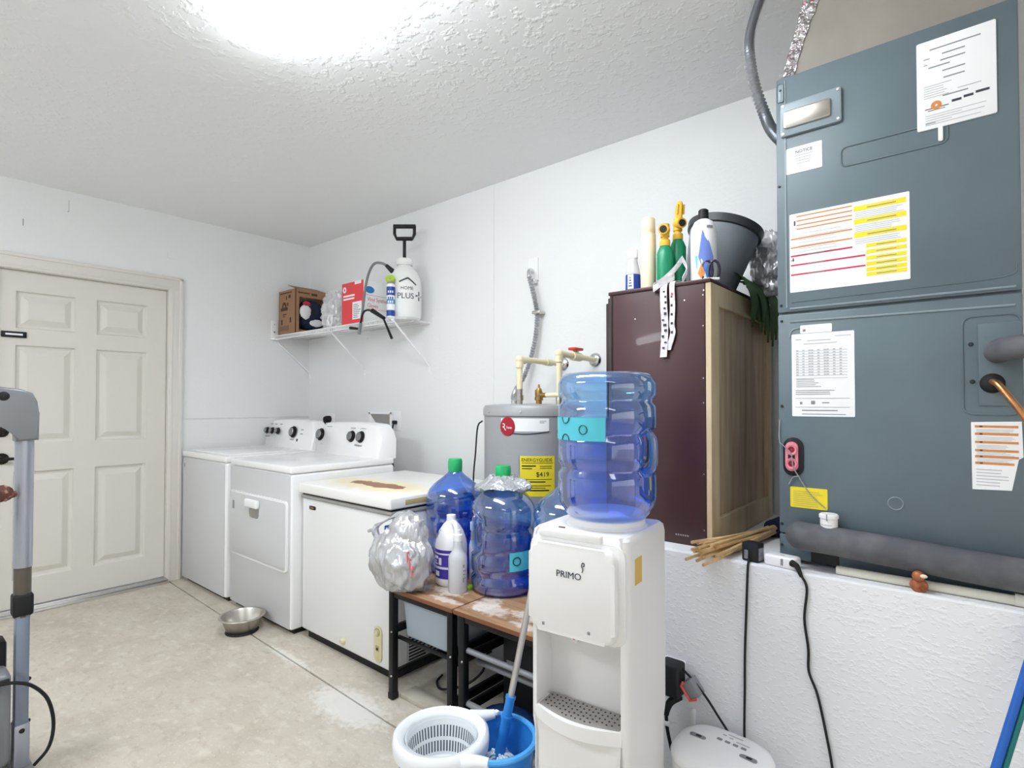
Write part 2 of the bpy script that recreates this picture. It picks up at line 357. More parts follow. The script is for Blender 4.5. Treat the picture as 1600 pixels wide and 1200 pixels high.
# casing with stepped profile, threshold
def casing(y0, y1, z0, z1, up):
    b = B(); b.box((0, y0, z0), (.013, y1, z1), .003)
    if up:   b.box((0, y1-.022, z0), (.02, y1, z1), .004); b.box((0, y0+.012, z0), (.0165, y0+.03, z1-.014), .004)
    return b
b = B()
b.box((-.002, DY1-.008, 0), (.013, -.984, 2.049), .003).box((-.002, -1.008, 0), (.020, -.984, 2.135), .005).box((-.002, -1.062, 0), (.016, -1.046, 2.06), .004)
b.box((-.002, -2.076, 0), (.013, DY0+.008, 2.049), .003).box((-.002, -2.076, 0), (.020, -2.052, 2.135), .005).box((-.002, -2.014, 0), (.016, -1.998, 2.06), .004)
b.box((-.002, -2.076, 2.047), (.013, -.984, 2.139), .003).box((-.002, -2.076, 2.118), (.020, -.984, 2.141), .005).box((-.002, -2.0, 2.062), (.016, -1.06, 2.076), .004)
struct(b, 'trim_1', 'trim_paint', smooth=40)
b = B().box((-.05, DY1-.006, 0), (.002, DY1+.01, DZ)).box((-.05, DY0-.01, 0), (.002, DY0+.006, DZ)).box((-.05, DY0, DZ-.008), (.002, DY1, DZ+.01))
struct(b, 'trim_2', 'trim_paint')
b = B().box((-.05, DY0, 0), (.055, DY1, .012), .002).box((-.05, DY0, .012), (.03, DY1, .026), .005).box((-.005, DY0, .02), (.012, DY1, .032), .004)
struct(b, 'trim_3', 'alu', smooth=40)
# ---- six-panel door
XF = -.03; yl, yr, z0, z1 = DY0+.008, DY1-.009, .034, 2.042
panels = [(-1.882, -1.585, 1.693, 1.926), (-1.485, -1.190, 1.693, 1.926), (-1.882, -1.585, 1.0, 1.602), (-1.485, -1.190, 1.0, 1.602), (-1.882, -1.585, .19, .84), (-1.485, -1.190, .19, .84)]
b = B(); ys = [yl, -1.882, -1.585, -1.485, -1.190, yr]; zs = [z0, .19, .84, 1.0, 1.602, 1.693, 1.926, z1]
for i in range(5):
    for j in range(7):
        if i in (1, 3) and j in (1, 3, 5): continue
        b.quad((XF, ys[i], zs[j]), (XF, ys[i+1], zs[j]), (XF, ys[i+1], zs[j+1]), (XF, ys[i], zs[j+1]))
b.quad((XF, yl, z0), (XF, yl, z1), (XF-.04, yl, z1), (XF-.04, yl, z0)); b.quad((XF, yr, z0), (XF, yr, z1), (XF-.04, yr, z1), (XF-.04, yr, z0))
b.quad((XF, yl, z1), (XF, yr, z1), (XF-.04, yr, z1), (XF-.04, yl, z1)); b.quad((XF, yl, z0), (XF, yr, z0), (XF-.04, yr, z0), (XF-.04, yl, z0))
b.quad((XF-.04, yl, z0), (XF-.04, yr, z0), (XF-.04, yr, z1), (XF-.04, yl, z1))
bmesh.ops.remove_doubles(b.bm, verts=b.bm.verts[:], dist=1e-5)
door = struct(b, 'door_1', 'door_paint')
for (a, c, d, e) in panels:
    b = B(); rings = []
    for ins, dx in ((-.001, -.0005), (.005, -.001), (.011, -.016), (.020, -.018), (.028, -.018), (.056, -.004), (.062, -.002)):
        rings.append([(XF+dx, a+ins, d+ins), (XF+dx, c-ins, d+ins), (XF+dx, c-ins, e-ins), (XF+dx, a+ins, e-ins)])
    b.loft(rings, False, True); b.done('door_panel', 'door_paint', door, smooth=0)
b = B(); AX = M.Translation((XF, -1.931, 1.079)) @ M.Rotation(PI/2, 4, 'Y'); b.lathe([(.001, .0), (.031, .0), (.031, .006), (.024, .014), (.010, .016), (.001, .016)], axis=AX, n=24)
b.box((XF+.014, -1.937, 1.062), (XF+.034, -1.925, 1.096), .004); b.done('deadbolt', 'bronze', door)
b = B(); AX = M.Translation((XF, -1.931, .921)) @ M.Rotation(PI/2, 4, 'Y'); b.lathe([(.001, .0), (.033, .0), (.033, .007), (.022, .016), (.012, .02), (.012, .05), (.001, .05)], axis=AX, n=24)
b.tube([(XF+.046, -1.931, .921), (XF+.05, -1.88, .921), (XF+.048, -1.83, .919)], lambda t: .010-.003*t, 10, True, 4); b.done('lever_handle', 'bronze', door)
p = B().box((XF-.001, -1.943, 1.640), (XF+.012, -1.828, 1.676), .003).done('sensor_plate', 'black', door)
B().box((XF+.011, -1.925, 1.653), (XF+.0135, -1.846, 1.664), .002).done('slot', 'white_plastic', p)

# ---------------- ceiling fixtures ----------------
def fixture(label, x0, x1, y0, y1, mt):
    t = thing('ceiling_light', label, 'light', ((x0+x1)/2, (y0+y1)/2, CEIL))
    b = B().box((x0+.01, y0+.02, CEIL-.03), (x1-.01, y1-.02, CEIL), .004); b.done('housing', 'white_enamel', t)
    sec = [(y0, CEIL-.012), (y0+.004, CEIL-.055), (y0+.03, CEIL-.082), ((y0+y1)/2, CEIL-.09), (y1-.03, CEIL-.082), (y1-.004, CEIL-.055), (y1, CEIL-.012)]
    b = B(); b.loft([[(x, y, z) for y, z in sec] for x in (x0, x1)]); b.done('diffuser', mt, t, smooth=50)
fixture('bright white wraparound fluorescent light on the ceiling above the concrete floor', 2.49, 3.71, -1.70, -1.46, 'lamp_diffuser')
fixture('added unseen fill light on the ceiling behind the camera, nearer the left wall', 1.3, 2.52, -3.75, -3.51, 'fill_diffuser_left')  # unseen fixture, added to brighten the left side
fixture('added unseen fill light on the ceiling behind the camera, nearer the right wall', 4.6, 5.82, -3.2, -2.96, 'fill_diffuser_right')  # unseen extra fixture, added as weak fill light

# ---------------- washer and dryer ----------------
def console(t, x0, x1, zb, zt, yf, yb, mt='white_enamel'):
    """arched backsplash leaning back"""
    n = 26; h = zt-zb; out = []
    for i in range(n+1):
        s = i/n; x = x0+(x1-x0)*s
        e = min(s, 1-s)*(x1-x0)
        z = zt-.018*(abs(2*s-1)**2.2)-(.085*(1-min(1, e/.085))**2.2)
        out.append((x, z))
    poly = [(x0+.004, zb)]+[(x if .02 < i/n < .98 else (x0 if i/n < .5 else x1), z) for i, (x, z) in enumerate(out)]+[(x1-.004, zb)]
    lean = lambda z: yf+(z-zb)*.22
    b = B(); b.loft([[(x, yb, z) for x, z in poly], [(x, lean(z)+.014, z) for x, z in poly], [(x+(.012 if x < (x0+x1)/2 else -.012), lean(z), z-(.010 if z > zb+.02 else 0)) for x, z in poly]])
    return b.done('console', mt, t, smooth=50)
def knob(c, x, y, z, r):
    ax = M.Translation((x, y, z)) @ M.Rotation(R(90-12), 4, 'X')
    k = B().lathe([(.001, .0), (r*1.28, .0), (r*1.28, .003), (r*1.05, .005), (r, .02), (.001, .02)], axis=ax, n=24).done('knob', 'black', c)
    B().lathe([(.001, .0245), (r*.82, .0245), (r*.92, .019), (r*.92, .012)], axis=ax, n=24).done('knob_face', 'knob_silver', k)
def laundry(name, label, x0, x1, yf, zt):
    t = thing(name, label, name, ((x0+x1)/2, (yf-.3)/2, 0)); yb = -.29
    b = B().box((x0, yf, .028), (x1, yb, zt-.043), .013, 3); b.done('cabinet', 'white_enamel', t)
    b = B().box((x0+.02, yf+.03, 0), (x1-.02, yb-.02, .035)); b.done('base', 'black', t)
    b = B().box((x0-.002, yf-.006, zt-.040), (x1+.002, yb, zt), .012, 3); b.done('top', 'white_enamel', t)
    return t
t = laundry('washer', 'white top-loading washing machine in the corner beside the door', .042, .752, -.985, .912)
B().box((.056, -.9875, .034), (.738, -.984, .862), .004).done('front_panel', 'cool_grey', t)  # grey stands for the dimmer light on the white front
ld = B().box((.09, -.95, .908), (.705, -.44, .922), .008, 3).done('lid', 'white_enamel', t)
c = console(t, .035, .745, .905, 1.125, -.41, -.27)
for x in (-.014+.09, .081+.075, .179+.065): knob(c, x, -.392, 1.035, .021)
knob(c, .475, -.392, 1.035, .034)
b = B()
for x, z, w_ in ((.045, .986, .06), (.09, 1.083, .03), (.16, 1.083, .03), (.235, 1.083, .03), (.43, .975, .05), (.56, 1.05, .03), (.56, 1.02, .03)):
    yy = -.41+(z-.905)*.22; b.box((x, yy-.0015, z), (x+w_, yy+.004, z+.006))
b.done('printing', 'grey_print', c, smooth=0)
B().box((.525, -.398, .966), (.538, -.39, .986), .002).done('indicator', 'black', c)
B().box((.076, -.9885, .80), (.088, -.986, .83), .002).done('badge', 'grey_print', t)
t = laundry('dryer', 'white front-loading dryer with a square pull-down door beside the washer', .792, 1.535, -.972, .905)
B().box((.800, -.9745, .034), (1.524, -.971, .855), .004).done('front_panel', 'cool_grey', t)  # weaker light on the dryer front is put into this grey
d = B().prism(rrect(.702, .385, .022, 5, 1.155, .523), (0, -.984, 0), (1, 0, 0), (0, 0, 1), .011, .005).done('door', 'white_enamel', t)
B().prism(rrect(.680, .364, .018, 5, 1.155, .523), (0, -.9855, 0), (1, 0, 0), (0, 0, 1), .004, .0015).done('door_face', 'cool_grey', d)  # door face carries the same painted front shade
B().box((1.055, -1.012, .640), (1.205, -.984, .690), .012, 3).done('door_handle', 'white_plastic', d)
B().prism(rrect(.12, .07, .025, 5, 1.13, .615), (0, -.9863, 0), (1, 0, 0), (0, 0, 1), .003, .001).done('grip_recess', 'tray_grey', d)
B().box((.85, -.9875, .605), (.872, -.985, .655), .002).done('badge', 'grey_print', d)
c = console(t, .80, 1.53, .898, 1.123, -.415, -.27)
knob(c, .838, -.385, 1.03, .034)
for x in (1.215, 1.318): knob(c, x, -.387, 1.03, .030)
letters('Whirlpool', (1.262, -.4005, .970), (1, 0, 0), (0, .2, 1), .020, 'dark_print', c)
b = B()
for x, z, w_ in ((.90, 1.085, .06), (1.19, 1.082, .05), (1.30, 1.082, .05), (.86, .965, .03)):
    yy = -.415+(z-.898)*.22; b.box((x, yy-.0015, z), (x+w_, yy+.004, z+.005))
b.done('printing', 'faint_print', c, smooth=0)

# ---------------- chest freezer ----------------
t = thing('chest_freezer', 'white chest freezer with peeling rusty lid beside the dryer', 'freezer', (1.955, -.58, 0))
B().box((1.575, -.932, .045), (2.345, -.235, .744), .012, 3).done('cabinet', 'freezer_body', t)
B().box((1.60, -.905, 0), (2.33, -.26, .05)).done('base', 'dark_metal', t)
B().box((1.570, -.938, .742), (2.350, -.232, .760), .004).done('gasket', 'gasket', t)
B().box((1.578, -.930, .758), (2.344, -.240, .770)).done('lid_gap', 'black', t)
ld = B().box((1.562, -.945, .769), (2.352, -.228, .822), .008, 3).done('lid', 'freezer_lid', t)
B().box((2.348, -.86, .782), (2.3535, -.46, .806), .001).done('side_grip', 'ivory_dark', ld)
bd = B().prism(rrect(.062, .020, .009, 4, 1.68, .698), (0, -.9345, 0), (1, 0, 0), (0, 0, 1), .003, .001).done('badge', 'bronze', t)
B().box((1.664, -.9352, .695), (1.696, -.934, .701)).done('printing', 'brass', bd, smooth=0)
ax = M.Translation((1.972, -.932, .086)) @ M.Rotation(R(90), 4, 'X'); B().lathe([(.001, .018), (.010, .018), (.017, .008), (.017, 0)], axis=ax, n=18).done('drain_plug', 'ivory', t)
cp = B().prism(rrect(.058, .165, .028, 6, 2.252, .148), (0, -.938, 0), (1, 0, 0), (0, 0, 1), .007, .003).done('control_plate', 'ivory', t)
ax = M.Translation((2.250, -.938, .202)) @ M.Rotation(R(90), 4, 'X'); B().lathe([(.001, .008), (.011, .008), (.013, 0)], axis=ax, n=18).done('dial', 'ivory', cp); B().lathe([(.0165, .001), (.018, .001), (.018, -.001)], axis=ax, n=18).done('dial_ring', 'bronze', cp)
B().box((2.238, -.940, .118), (2.264, -.937, .142), .001).done('lamp_frame', 'ivory_dark', cp); B().box((2.246, -.9415, .122), (2.258, -.939, .133), .001).done('lamp_lens', 'bronze', cp)
B().box((2.345, -.85, .04), (2.349, -.60, .19), .002).done('vent_frame', 'cool_grey', t)
b = B()
for k in range(9):
    for y0, y1 in ((-.835, -.735), (-.720, -.615)): b.box((2.3485, y0, .052+k*.0145), (2.3505, y1, .059+k*.0145))
b.done('vent_slots', 'black', t, smooth=0)

# ---------------- sockets on the back wall ----------------
t = thing('dryer_outlet', 'white wall outlet with a black plug, showing above the dryer', 'outlet', (.36, -.003, 1.10))
B().box((.29, -.006, 1.04), (.40, 0, 1.165), .002).done('cover_plate', 'white_plastic', t)
b = B(); b.lathe([(.001, .05), (.022, .048), (.028, .03), (.028, 0)], axis=M.Translation((.335, -.006, 1.118)) @ M.Rotation(R(90), 4, 'X'), n=18); b.tube([(.335, -.045, 1.11), (.335, -.06, 1.06), (.34, -.05, .96), (.35, -.04, .8)], .011, 8, True, 4); b.done('plug', 'black_rubber', t)
t = thing('washer_box', 'white recessed washer hookup box in wall above the dryer', 'wall box', (1.0, -.003, 1.05))
b = B()
x0, x1, q0, q1 = .865, 1.135, 1.045, 1.182
b.box((x0, -.008, q0), (x0+.018, 0, q1), .002).box((x1-.018, -.008, q0), (x1, 0, q1), .002).box((x0, -.008, q1-.016), (x1, 0, q1), .002).box((x0, -.008, q0), (x1, 0, q0+.016), .002); b.done('frame', 'white_plastic', t)
B().box((x0+.018, -.0015, q0+.016), (x1-.018, -.0005, q1-.016)).done('recess', 'tray_grey', t)
b = B(); b.prism([(0, 0), (.11, 0), (0, .10)], (x0+.018, -.003, q0+.016), (1, 0, 0), (0, 0, 1), .001); b.done('inner_wall', 'white_plastic', t)
t = thing('wall_outlet', 'white outlet with a black cord and tag to the right of washer box', 'outlet', (1.2, -.003, 1.05))
B().box((1.165, -.007, 1.055), (1.24, 0, 1.19), .002).done('cover_plate', 'white_plastic', t)
b = B(); b.box((1.178, -.035, 1.098), (1.206, -.007, 1.125), .005); b.tube([(1.19, -.03, 1.10), (1.185, -.04, 1.05), (1.175, -.045, 1.0), (1.18, -.04, .90), (1.19, -.03, .8)], .006, 8, True, 4); b.done('plug', 'black_rubber', t)
B().box((1.166, -.056, .975), (1.186, -.047, 1.02), .001).done('cord_tag', 'white_plastic', t)

# ---------------- wire shelf in the corner ----------------
SZ = 1.79
t = thing('wire_shelf', 'white wire shelf on diagonal braces in the upper corner', 'shelf', (.78, -.15, SZ))
for y, z in ((-.302, SZ), (-.302, SZ-.028), (-.15, SZ-.006), (-.01, SZ-.006)): B().tube([(.004, y, z), (1.548, y, z)], .0042, 8).done('rail', 'white_plastic', t)
b = B()
for k in range(61):
    x = .012+k*.0255; b.tube([(x, -.302, SZ-.028), (x, -.302, SZ+.002), (x, -.01, SZ+.002)], .0022, 5)
b.done('wires', 'white_plastic', t, kind='stuff')
for x in (.81, 1.542):
    br = B().tube([(x-.02, -.30, SZ-.01), (x, -.004, 1.495)], .0065, 8).done('brace', 'white_plastic', t)
    B().box((x-.007, -.009, 1.452), (x+.007, 0, 1.497), .002).done('brace_foot', 'white_plastic', br)
b = B().tube([(.012, -.285, 1.745), (.03, -.004, 1.50)], .0065, 8); b.box((.022, -.009, 1.455), (.036, 0, 1.505), .002); b.done('brace', 'white_plastic', t)
b = B().box((.0, -.335, 1.757), (.008, -.275, 1.915), .003); b.box((0, -.335, 1.757), (.04, -.285, 1.775), .004); eb = b.done('end_bracket', 'white_plastic', t)
B().box((.007, -.316, 1.815), (.011, -.302, 1.83), .002).box((.007, -.312, 1.88), (.010, -.304, 1.888), .001).done('screw', 'grey_print', eb)
b = B(); b.tube([(.82, -.312, 1.80), (.80, -.312, 1.84), (.815, -.312, 1.875), (.855, -.312, 1.875), (.85, -.312, 1.82), (.835, -.312, 1.80)], .006, 8, True, 0, True); b.done('clip', 'white_plastic', t, label='white plastic loop clip on the front rail')
b = B()
for x, z in ((.835, 1.735), (1.56, 1.806)): b.cyl((x, -.004, z), (x, 0, z), .006, n=10)
b.done('wall_clip', 'white_plastic', t)
SH = SZ+.0045
# cardboard box
t = thing('cardboard_box', 'open brown cardboard box at the left end of the wire shelf', 'box', (.17, -.155, SH))
x0, x1, y0, y1, h = .04, .30, -.288, -.02, .352
B().box((x0, y0, SH), (x1, y0+.004, SH+h)).box((x0, y0, SH), (x0+.004, y1, SH+h)).box((x0, y1-.004, SH), (x1, y1, SH+h)).box((x0, y0, SH), (x1, y1, SH+.004)).done('carton', 'cardboard', t, smooth=0)
b = B()
b.box((x1-.004, y0, SH+.29), (x1, y1, SH+h)).box((x1-.004, y0, SH), (x1, y0+.03, SH+.29)).box((x1-.004, y1-.02, SH), (x1, y1, SH+.29)).box((x1-.004, y0+.03, SH), (x1, y1-.02, SH+.03)); b.done('side_panel', 'cardboard', t, smooth=0)
b = B(); b.prism([(0, 0), (.262, 0), (.24, .13), (.0, .13)], (x1-.004, y0, SH+h), (0, 1, 0), (-.88, 0, .30), .003); b.done('flap', 'cardboard', t, smooth=0)
b = B(); b.prism([(0, 0), (.20, 0), (.16, .07), (.03, .07)], (x0+.005, y0+.004, SH+h-.004), (1, 0, 0), (0, .8, -.35), .003); b.done('flap', 'cardboard_in', t, smooth=0)
mark([(.075, .10, SH+.08, SH+.12), (.07, .18, SH+.19, SH+.215), (.15, .165, SH+.275, SH+.305), (.19, .225, SH+.285, SH+.31), (.10, .16, SH+.155, SH+.165), (.10, .14, SH+.14, SH+.148), (.06, .24, SH+.325, SH+.335), (.17, .19, SH+.225, SH+.25), (.21, .235, SH+.09, SH+.13)], y0, 'carton_print', t)
ax = M.Translation((.125, y0-.0005, SH+.225)) @ M.Rotation(R(90), 4, 'X'); B().lathe([(.013, .0006), (.034, .0006)], axis=ax, n=20).done('round_mark', 'carton_print', t)
mark([(.055, .20, SH+.03, SH+.07)], y0, 'cardboard_in', t, 'hand_hole')
b = B()
for y_, z_, a_, c_ in ((y0+.02, SH+.318, .10, .010), (y0+.135, SH+.310, .05, .018), (y0+.035, SH+.27, .02, .02), (y1-.035, SH+.275, .02, .025)): b.box((x1-.001, y_, z_), (x1+.0006, y_+a_, z_+c_))
b.done('side_printing', 'carton_print', t, smooth=0)
t = thing('navy_bag', 'dark navy cloth bundle bulging out of the cardboard box', 'bundle', (.28, -.16, SH+.02))
B().ball((.255, -.135, SH+.155), .125, 4, (.62, .95, 1.0), crumple(3, .10, 1.8)).done('cloth', 'navy_cloth', t)
B().ball((.318, -.215, SH+.17), .055, 3, (.45, .85, 1.0), crumple(5, .18, 2)).done('white_cloth', 'white_cloth', t, label='white cloth showing')
B().ball((.325, -.125, SH+.09), .045, 3, (.35, 1.25, .65), crumple(8, .22, 2)).done('white_cloth', 'white_cloth', t, label='folded white flap')
B().ball((.312, -.20, SH+.235), .03, 3, (.5, 1.1, .8), crumple(9, .25, 3)).done('red_cloth', 'red_cloth', t, label='red and white patterned edge')
# clear bag between the boxes
t = thing('clear_bag', 'crumpled clear plastic bag between cardboard box and red carton', 'bag', (.68, -.17, SH))
B().ball((.70, -.19, SH+.13), .15, 5, (.62, .62, 1.0), crumple(12, .42, 2.6), zmin=SH+.002).done('film', 'clear_bag', t)
B().ball((.72, -.16, SH+.09), .07, 3, (.8, .7, 1.0), crumple(14, .25, 2), zmin=SH+.002).done('contents', 'white_cloth', t)
b = B(); b.tube([(.74, -.15, SH+.285), (.78, -.16, SH+.295), (.83, -.16, SH+.27)], .010, 7, True, 3); b.tube([(.77, -.16, SH+.29), (.79, -.15, SH+.315)], .007, 6); b.done('tie', 'black', t)
# red and white glove carton
t = thing('glove_box', 'red and white carton of vinyl gloves on the wire shelf', 'box', (1.06, -.155, SH))
gx0, gx1, gy0, gy1, gh = .935, 1.192, -.285, -.03, .292
B().box((gx0, gy0, SH), (gx1, gy1, SH+gh), .002).done('carton', 'label_white', t)
B().box((gx0+.001, gy0-.0008, SH+.004), (gx1-.001, gy0, SH+gh-.001)).done('red_face', 'carton_red', t, smooth=0)
mark([(gx0+.13, gx1-.02, SH+.03, SH+.15), (gx0+.155, gx1-.025, SH+gh-.022, SH+gh)]+lines(gx0+.02, gx0+.16, SH+.172, SH+.215, 2, .55, .3, 4), gy0-.0008, 'label_white', t)
ax = M.Translation((gx0+.035, gy0-.0008, SH+.245)) @ M.Rotation(R(90), 4, 'X'); B().lathe([(.009, .0008), (.021, .0008)], axis=ax, n=20).done('ring_mark', 'label_white', t)
mark(lines(gx0+.14, gx1-.03, SH+.04, SH+.14, 8, .4, .5, 6), gy0-.0014, 'grey_print', t)
ax = M.Translation((gx1, gy0+.05, SH+.228)) @ M.Rotation(R(90), 4, 'Y'); B().lathe([(.001, .0008), (.030, .0008)], axis=ax @ M.Diagonal((.8, 1.25, 1, 1)), n=20).done('blue_badge', 'print_blue', t)
letters('Vinyl Synthetic', (gx1+.0005, gy0+.03, SH+.150), (0, 1, 0), (0, 0, 1), .040, 'print_red', t, sx=.8)
letters('Gloves', (gx1+.0005, gy0+.03, SH+.108), (0, 1, 0), (0, 0, 1), .040, 'print_red', t, sx=.8)
b = B().box((gx1, gy0+.02, SH+.19), (gx1+.0006, gy1-.01, SH+.1925)).box((gx1, gy0+.02, SH+.096), (gx1+.0006, gy1-.01, SH+.0985)); b.done('rule', 'print_red', t, smooth=0)
# pump sprayer
sx_, sy_ = 1.462, -.155
t = thing('pump_sprayer', 'white pump sprayer with black handle and hose on shelf', 'sprayer', (sx_, sy_, SH))
B().lathe([(.001, 0), (.095, 0), (.108, .012), (.112, .05), (.113, .22), (.106, .275), (.085, .32), (.055, .352), (.042, .362), (.042, .368), (.001, .368)], (sx_, sy_, SH), 40).done('tank', 'sprayer_white', t)
B().lathe([(.001, .364), (.052, .364), (.058, .372), (.058, .395), (.05, .406), (.001, .406)], (sx_, sy_, SH), 28).done('collar', 'sprayer_white', t)
b = B(); b.cyl((sx_, sy_, SH+.40), (sx_, sy_, SH+.535), .011, n=12)
u = V((.76, .645, 0)); z_ = SH+.53
def hp(a, c): return (sx_+u.x*a, sy_+u.y*a, z_+c)
b.tube([hp(-.066, .10), hp(-.066, .045), hp(-.052, .012), hp(.052, .012), hp(.066, .045), hp(.066, .10)], .0105, 8, True); b.tube([hp(-.073, .096), hp(.073, .096)], .014, 10); b.tube([hp(-.05, .014), hp(.05, .014)], .013, 10); b.done('pump_handle', 'black', t)
b = B(); b.tube([(1.43, -.245, SH+.335), (1.40, -.29, SH+.365), (1.34, -.315, SH+.36), (1.285, -.325, SH+.262), (1.237, -.325, SH+.06), (1.215, -.325, SH-.03), (1.20, -.325, SH-.085)], lambda s: .0085 if s < .8 else .0115, 8, True, 6); b.done('hose', 'tread_grey', t)
B().tube([(1.455, -.225, SH+.30), (1.42, -.272, SH+.353)], lambda s: .020-.009*s, 10).done('hose_grip', 'black', t)
b = B(); b.tube([(1.20, -.327, SH-.08), (1.245, -.327, SH+.045), (1.30, -.327, SH+.065), (1.35, -.327, SH+.050)], .007, 8, True, 5); b.tube([(1.35, -.327, SH+.056), (1.465, -.32, SH-.004)], lambda s: .016-.004*s, 8); b.tube([(1.465, -.322, SH-.01), (1.552, -.325, SH-.14)], lambda s: .006 if s < .9 else .009, 8); b.tube([(1.10, -.325, SH-.035), (1.20, -.327, SH-.05)], lambda s: .011-.003*s, 8); b.done('spray_wand', 'black', t)
ang0 = math.atan2(-2.33, 2.9)
letters('PLUS', (0, 0, 0), 0, 0, .052, 'dark_print', t, bend=(sx_, sy_, .113, ang0-.42, SH+.128))
letters('+', (0, 0, 0), 0, 0, .13, 'dark_print', t, bend=(sx_, sy_, .113, ang0+.62, SH+.105))
letters('HOME', (0, 0, 0), 0, 0, .030, 'dark_print', t, bend=(sx_, sy_, .113, ang0-.22, SH+.185))
b = B()
for a0, a1, q0, q1 in ((-.3, .2, .235, .262), (.2, .72, .262, .22)):
    pts = []
    for k in range(7):
        a = ang0+a0+(a1-a0)*k/6; pts.append((sx_+.1115*math.cos(a), sy_+.1115*math.sin(a), SH+q0+(q1-q0)*k/6))
    b.tube(pts, .0045, 6)
b.done('roof_mark', 'dark_print', t)
# wipes can in front of it
t = thing('spray_can', 'blue and white can with slanted lime green cap on shelf', 'can', (1.49, -.265, SH))
cx_, cy_ = 1.497, -.292
B().lathe([(.001, 0), (.024, 0), (.026, .004), (.026, .205), (.021, .218), (.001, .218)], (cx_, cy_, SH), 24).done('body', 'label_white', t)
for z0_, z1_, mm in ((.008, .045, 'can_blue'), (.085, .115, 'can_cyan'), (.14, .195, 'can_blue')):
    B().lathe([(.0264, z0_), (.0268, z0_), (.0268, z1_), (.0264, z1_)], (cx_, cy_, SH), 24).done('label_band', mm, t)
for z0_, mm, s in ((.10, 'label_white', 3), (.165, 'label_white', 5), (.125, 'can_blue', 2)):
    b = B()
    for k in range(3): wrap(b, (cx_, cy_), .0272, ang0-.7+.5*k, ang0-.4+.5*k, SH+z0_-.01, SH+z0_+.004, .0005, 4)
    b.done('lettering', mm, t)
b = B(); axm = M.Translation((cx_-.004, cy_, SH+.245)) @ M.Rotation(R(52), 4, V((.6, -.75, 0)).cross(V((0, 0, 1)))*-1) ; b.lathe([(.001, -.012), (.026, -.012), (.032, .0), (.030, .014), (.001, .016)], axis=axm, n=24); b.done('cap', 'lime', t)
B().lathe([(.024, .215), (.022, .235), (.016, .25), (.001, .25)], (cx_, cy_, SH), 20).done('collar', 'grey_print', t)
# ---------------- water heater ----------------
hx, hy, hr = 2.645, -.28, .25
t = thing('water_heater', 'grey cylindrical water heater with a yellow energy label behind the bottles', 'water heater', (hx, hy, 0))
B().lathe([(.001, .02), (hr-.004, .02), (hr, .03), (hr, 1.20), (.001, 1.20)], (hx, hy, 0), 64).done('tank', 'heater_grey', t)
B().lathe([(.001, 0), (hr-.02, 0), (hr-.02, .03), (.001, .03)], (hx, hy, 0), 40).done('base', 'black', t)
lid = B().lathe([(hr+.001, 1.185), (hr+.006, 1.19), (hr+.006, 1.222), (hr-.004, 1.238), (hr-.05, 1.243), (.001, 1.248)], (hx, hy, 0), 64).done('top_cap', 'heater_grey', t)
for a in (-110, -66, -20):
    ax = M.Translation((hx, hy, 1.208)) @ M.Rotation(R(a), 4, 'Z') @ M.Translation((hr+.006, 0, 0)) @ M.Rotation(PI/2, 4, 'Y'); B().lathe([(.001, .004), (.005, .003), (.006, 0)], axis=ax, n=10).done('rivet', 'alu', lid)
b = wrap(B(), (hx, hy), hr, R(-90), R(-36), 1.118, 1.178, .0012, 20); lb = b.done('label', 'label_white', t)
b = B()
pts = [];
for k in range(21):
    s = k/20; a = R(-90+54*s); z = 1.118-.012*math.sin(PI*s); pts.append((hx+(hr+.0015)*math.cos(a), hy+(hr+.0015)*math.sin(a), z))
b.tube(pts, .0022, 6); b.done('label_edge', 'ink', lb)
A0 = R(-81.5)
ax = M.Translation((hx, hy, 1.140)) @ M.Rotation(A0, 4, 'Z') @ M.Translation((hr+.001, 0, 0)) @ M.Rotation(PI/2, 4, 'Y'); lg = B().lathe([(.001, .0025), (.038, .0025), (.040, 0)], axis=ax @ M.Diagonal((1.12, 1, 1, 1)), n=32).done('round_badge', 'logo_red', t, label='round red badge')
letters('R', (0, 0, 0), 0, 0, .048, 'label_white', lg, bend=(hx, hy, hr+.004, A0-.135, 1.122)); letters('heem', (0, 0, 0), 0, 0, .019, 'label_white', lg, bend=(hx, hy, hr+.004, A0-.015, 1.130))
b = B()
for a0, a1, z in ((-88, -84, 1.166), (-46, -39, 1.163), (-46, -41, 1.156)): wrap(b, (hx, hy), hr+.0012, R(a0), R(a1), z, z+.005, .0005, 4)
b.done('printing', 'faint_print', lb, smooth=0)
en = wrap(B(), (hx, hy), hr, R(-67), R(-30), .82, 1.005, .0012, 16).done('energy_label', 'label_yellow', t)
letters('ENERGYGUIDE', (0, 0, 0), 0, 0, .0225, 'black', en, bend=(hx, hy, hr+.0015, R(-65.5), .980), sx=.96)
letters('$419', (0, 0, 0), 0, 0, .030, 'black', en, bend=(hx, hy, hr+.0015, R(-50), .912))
b = B()
for k, (a0, a1, z, h) in enumerate(((-65, -32, .972, .0025), (-65, -50, .957, .006), (-65, -54, .946, .004), (-46, -33, .957, .003), (-46, -33, .948, .003), (-64, -33, .897, .0025), (-58, -40, .885, .005), (-64, -34, .868, .003), (-64, -40, .858, .003), (-62, -36, .845, .006))): wrap(b, (hx, hy), hr+.0012, R(a0), R(a1), z, z+h, .0004, 8)
b.done('printing', 'black', en, smooth=0)
wrap(B(), (hx, hy), hr, R(-96), R(-68), .78, 1.005, .003, 14).done('access_panel', 'heater_grey', t)
b = B(); b.tube([(2.455, -.455, 1.16), (2.435, -.47, 1.13), (2.425, -.475, 1.0), (2.415, -.48, .85), (2.42, -.47, .6), (2.43, -.45, .3)], .004, 6, True, 4); b.done('power_cable', 'black', t)
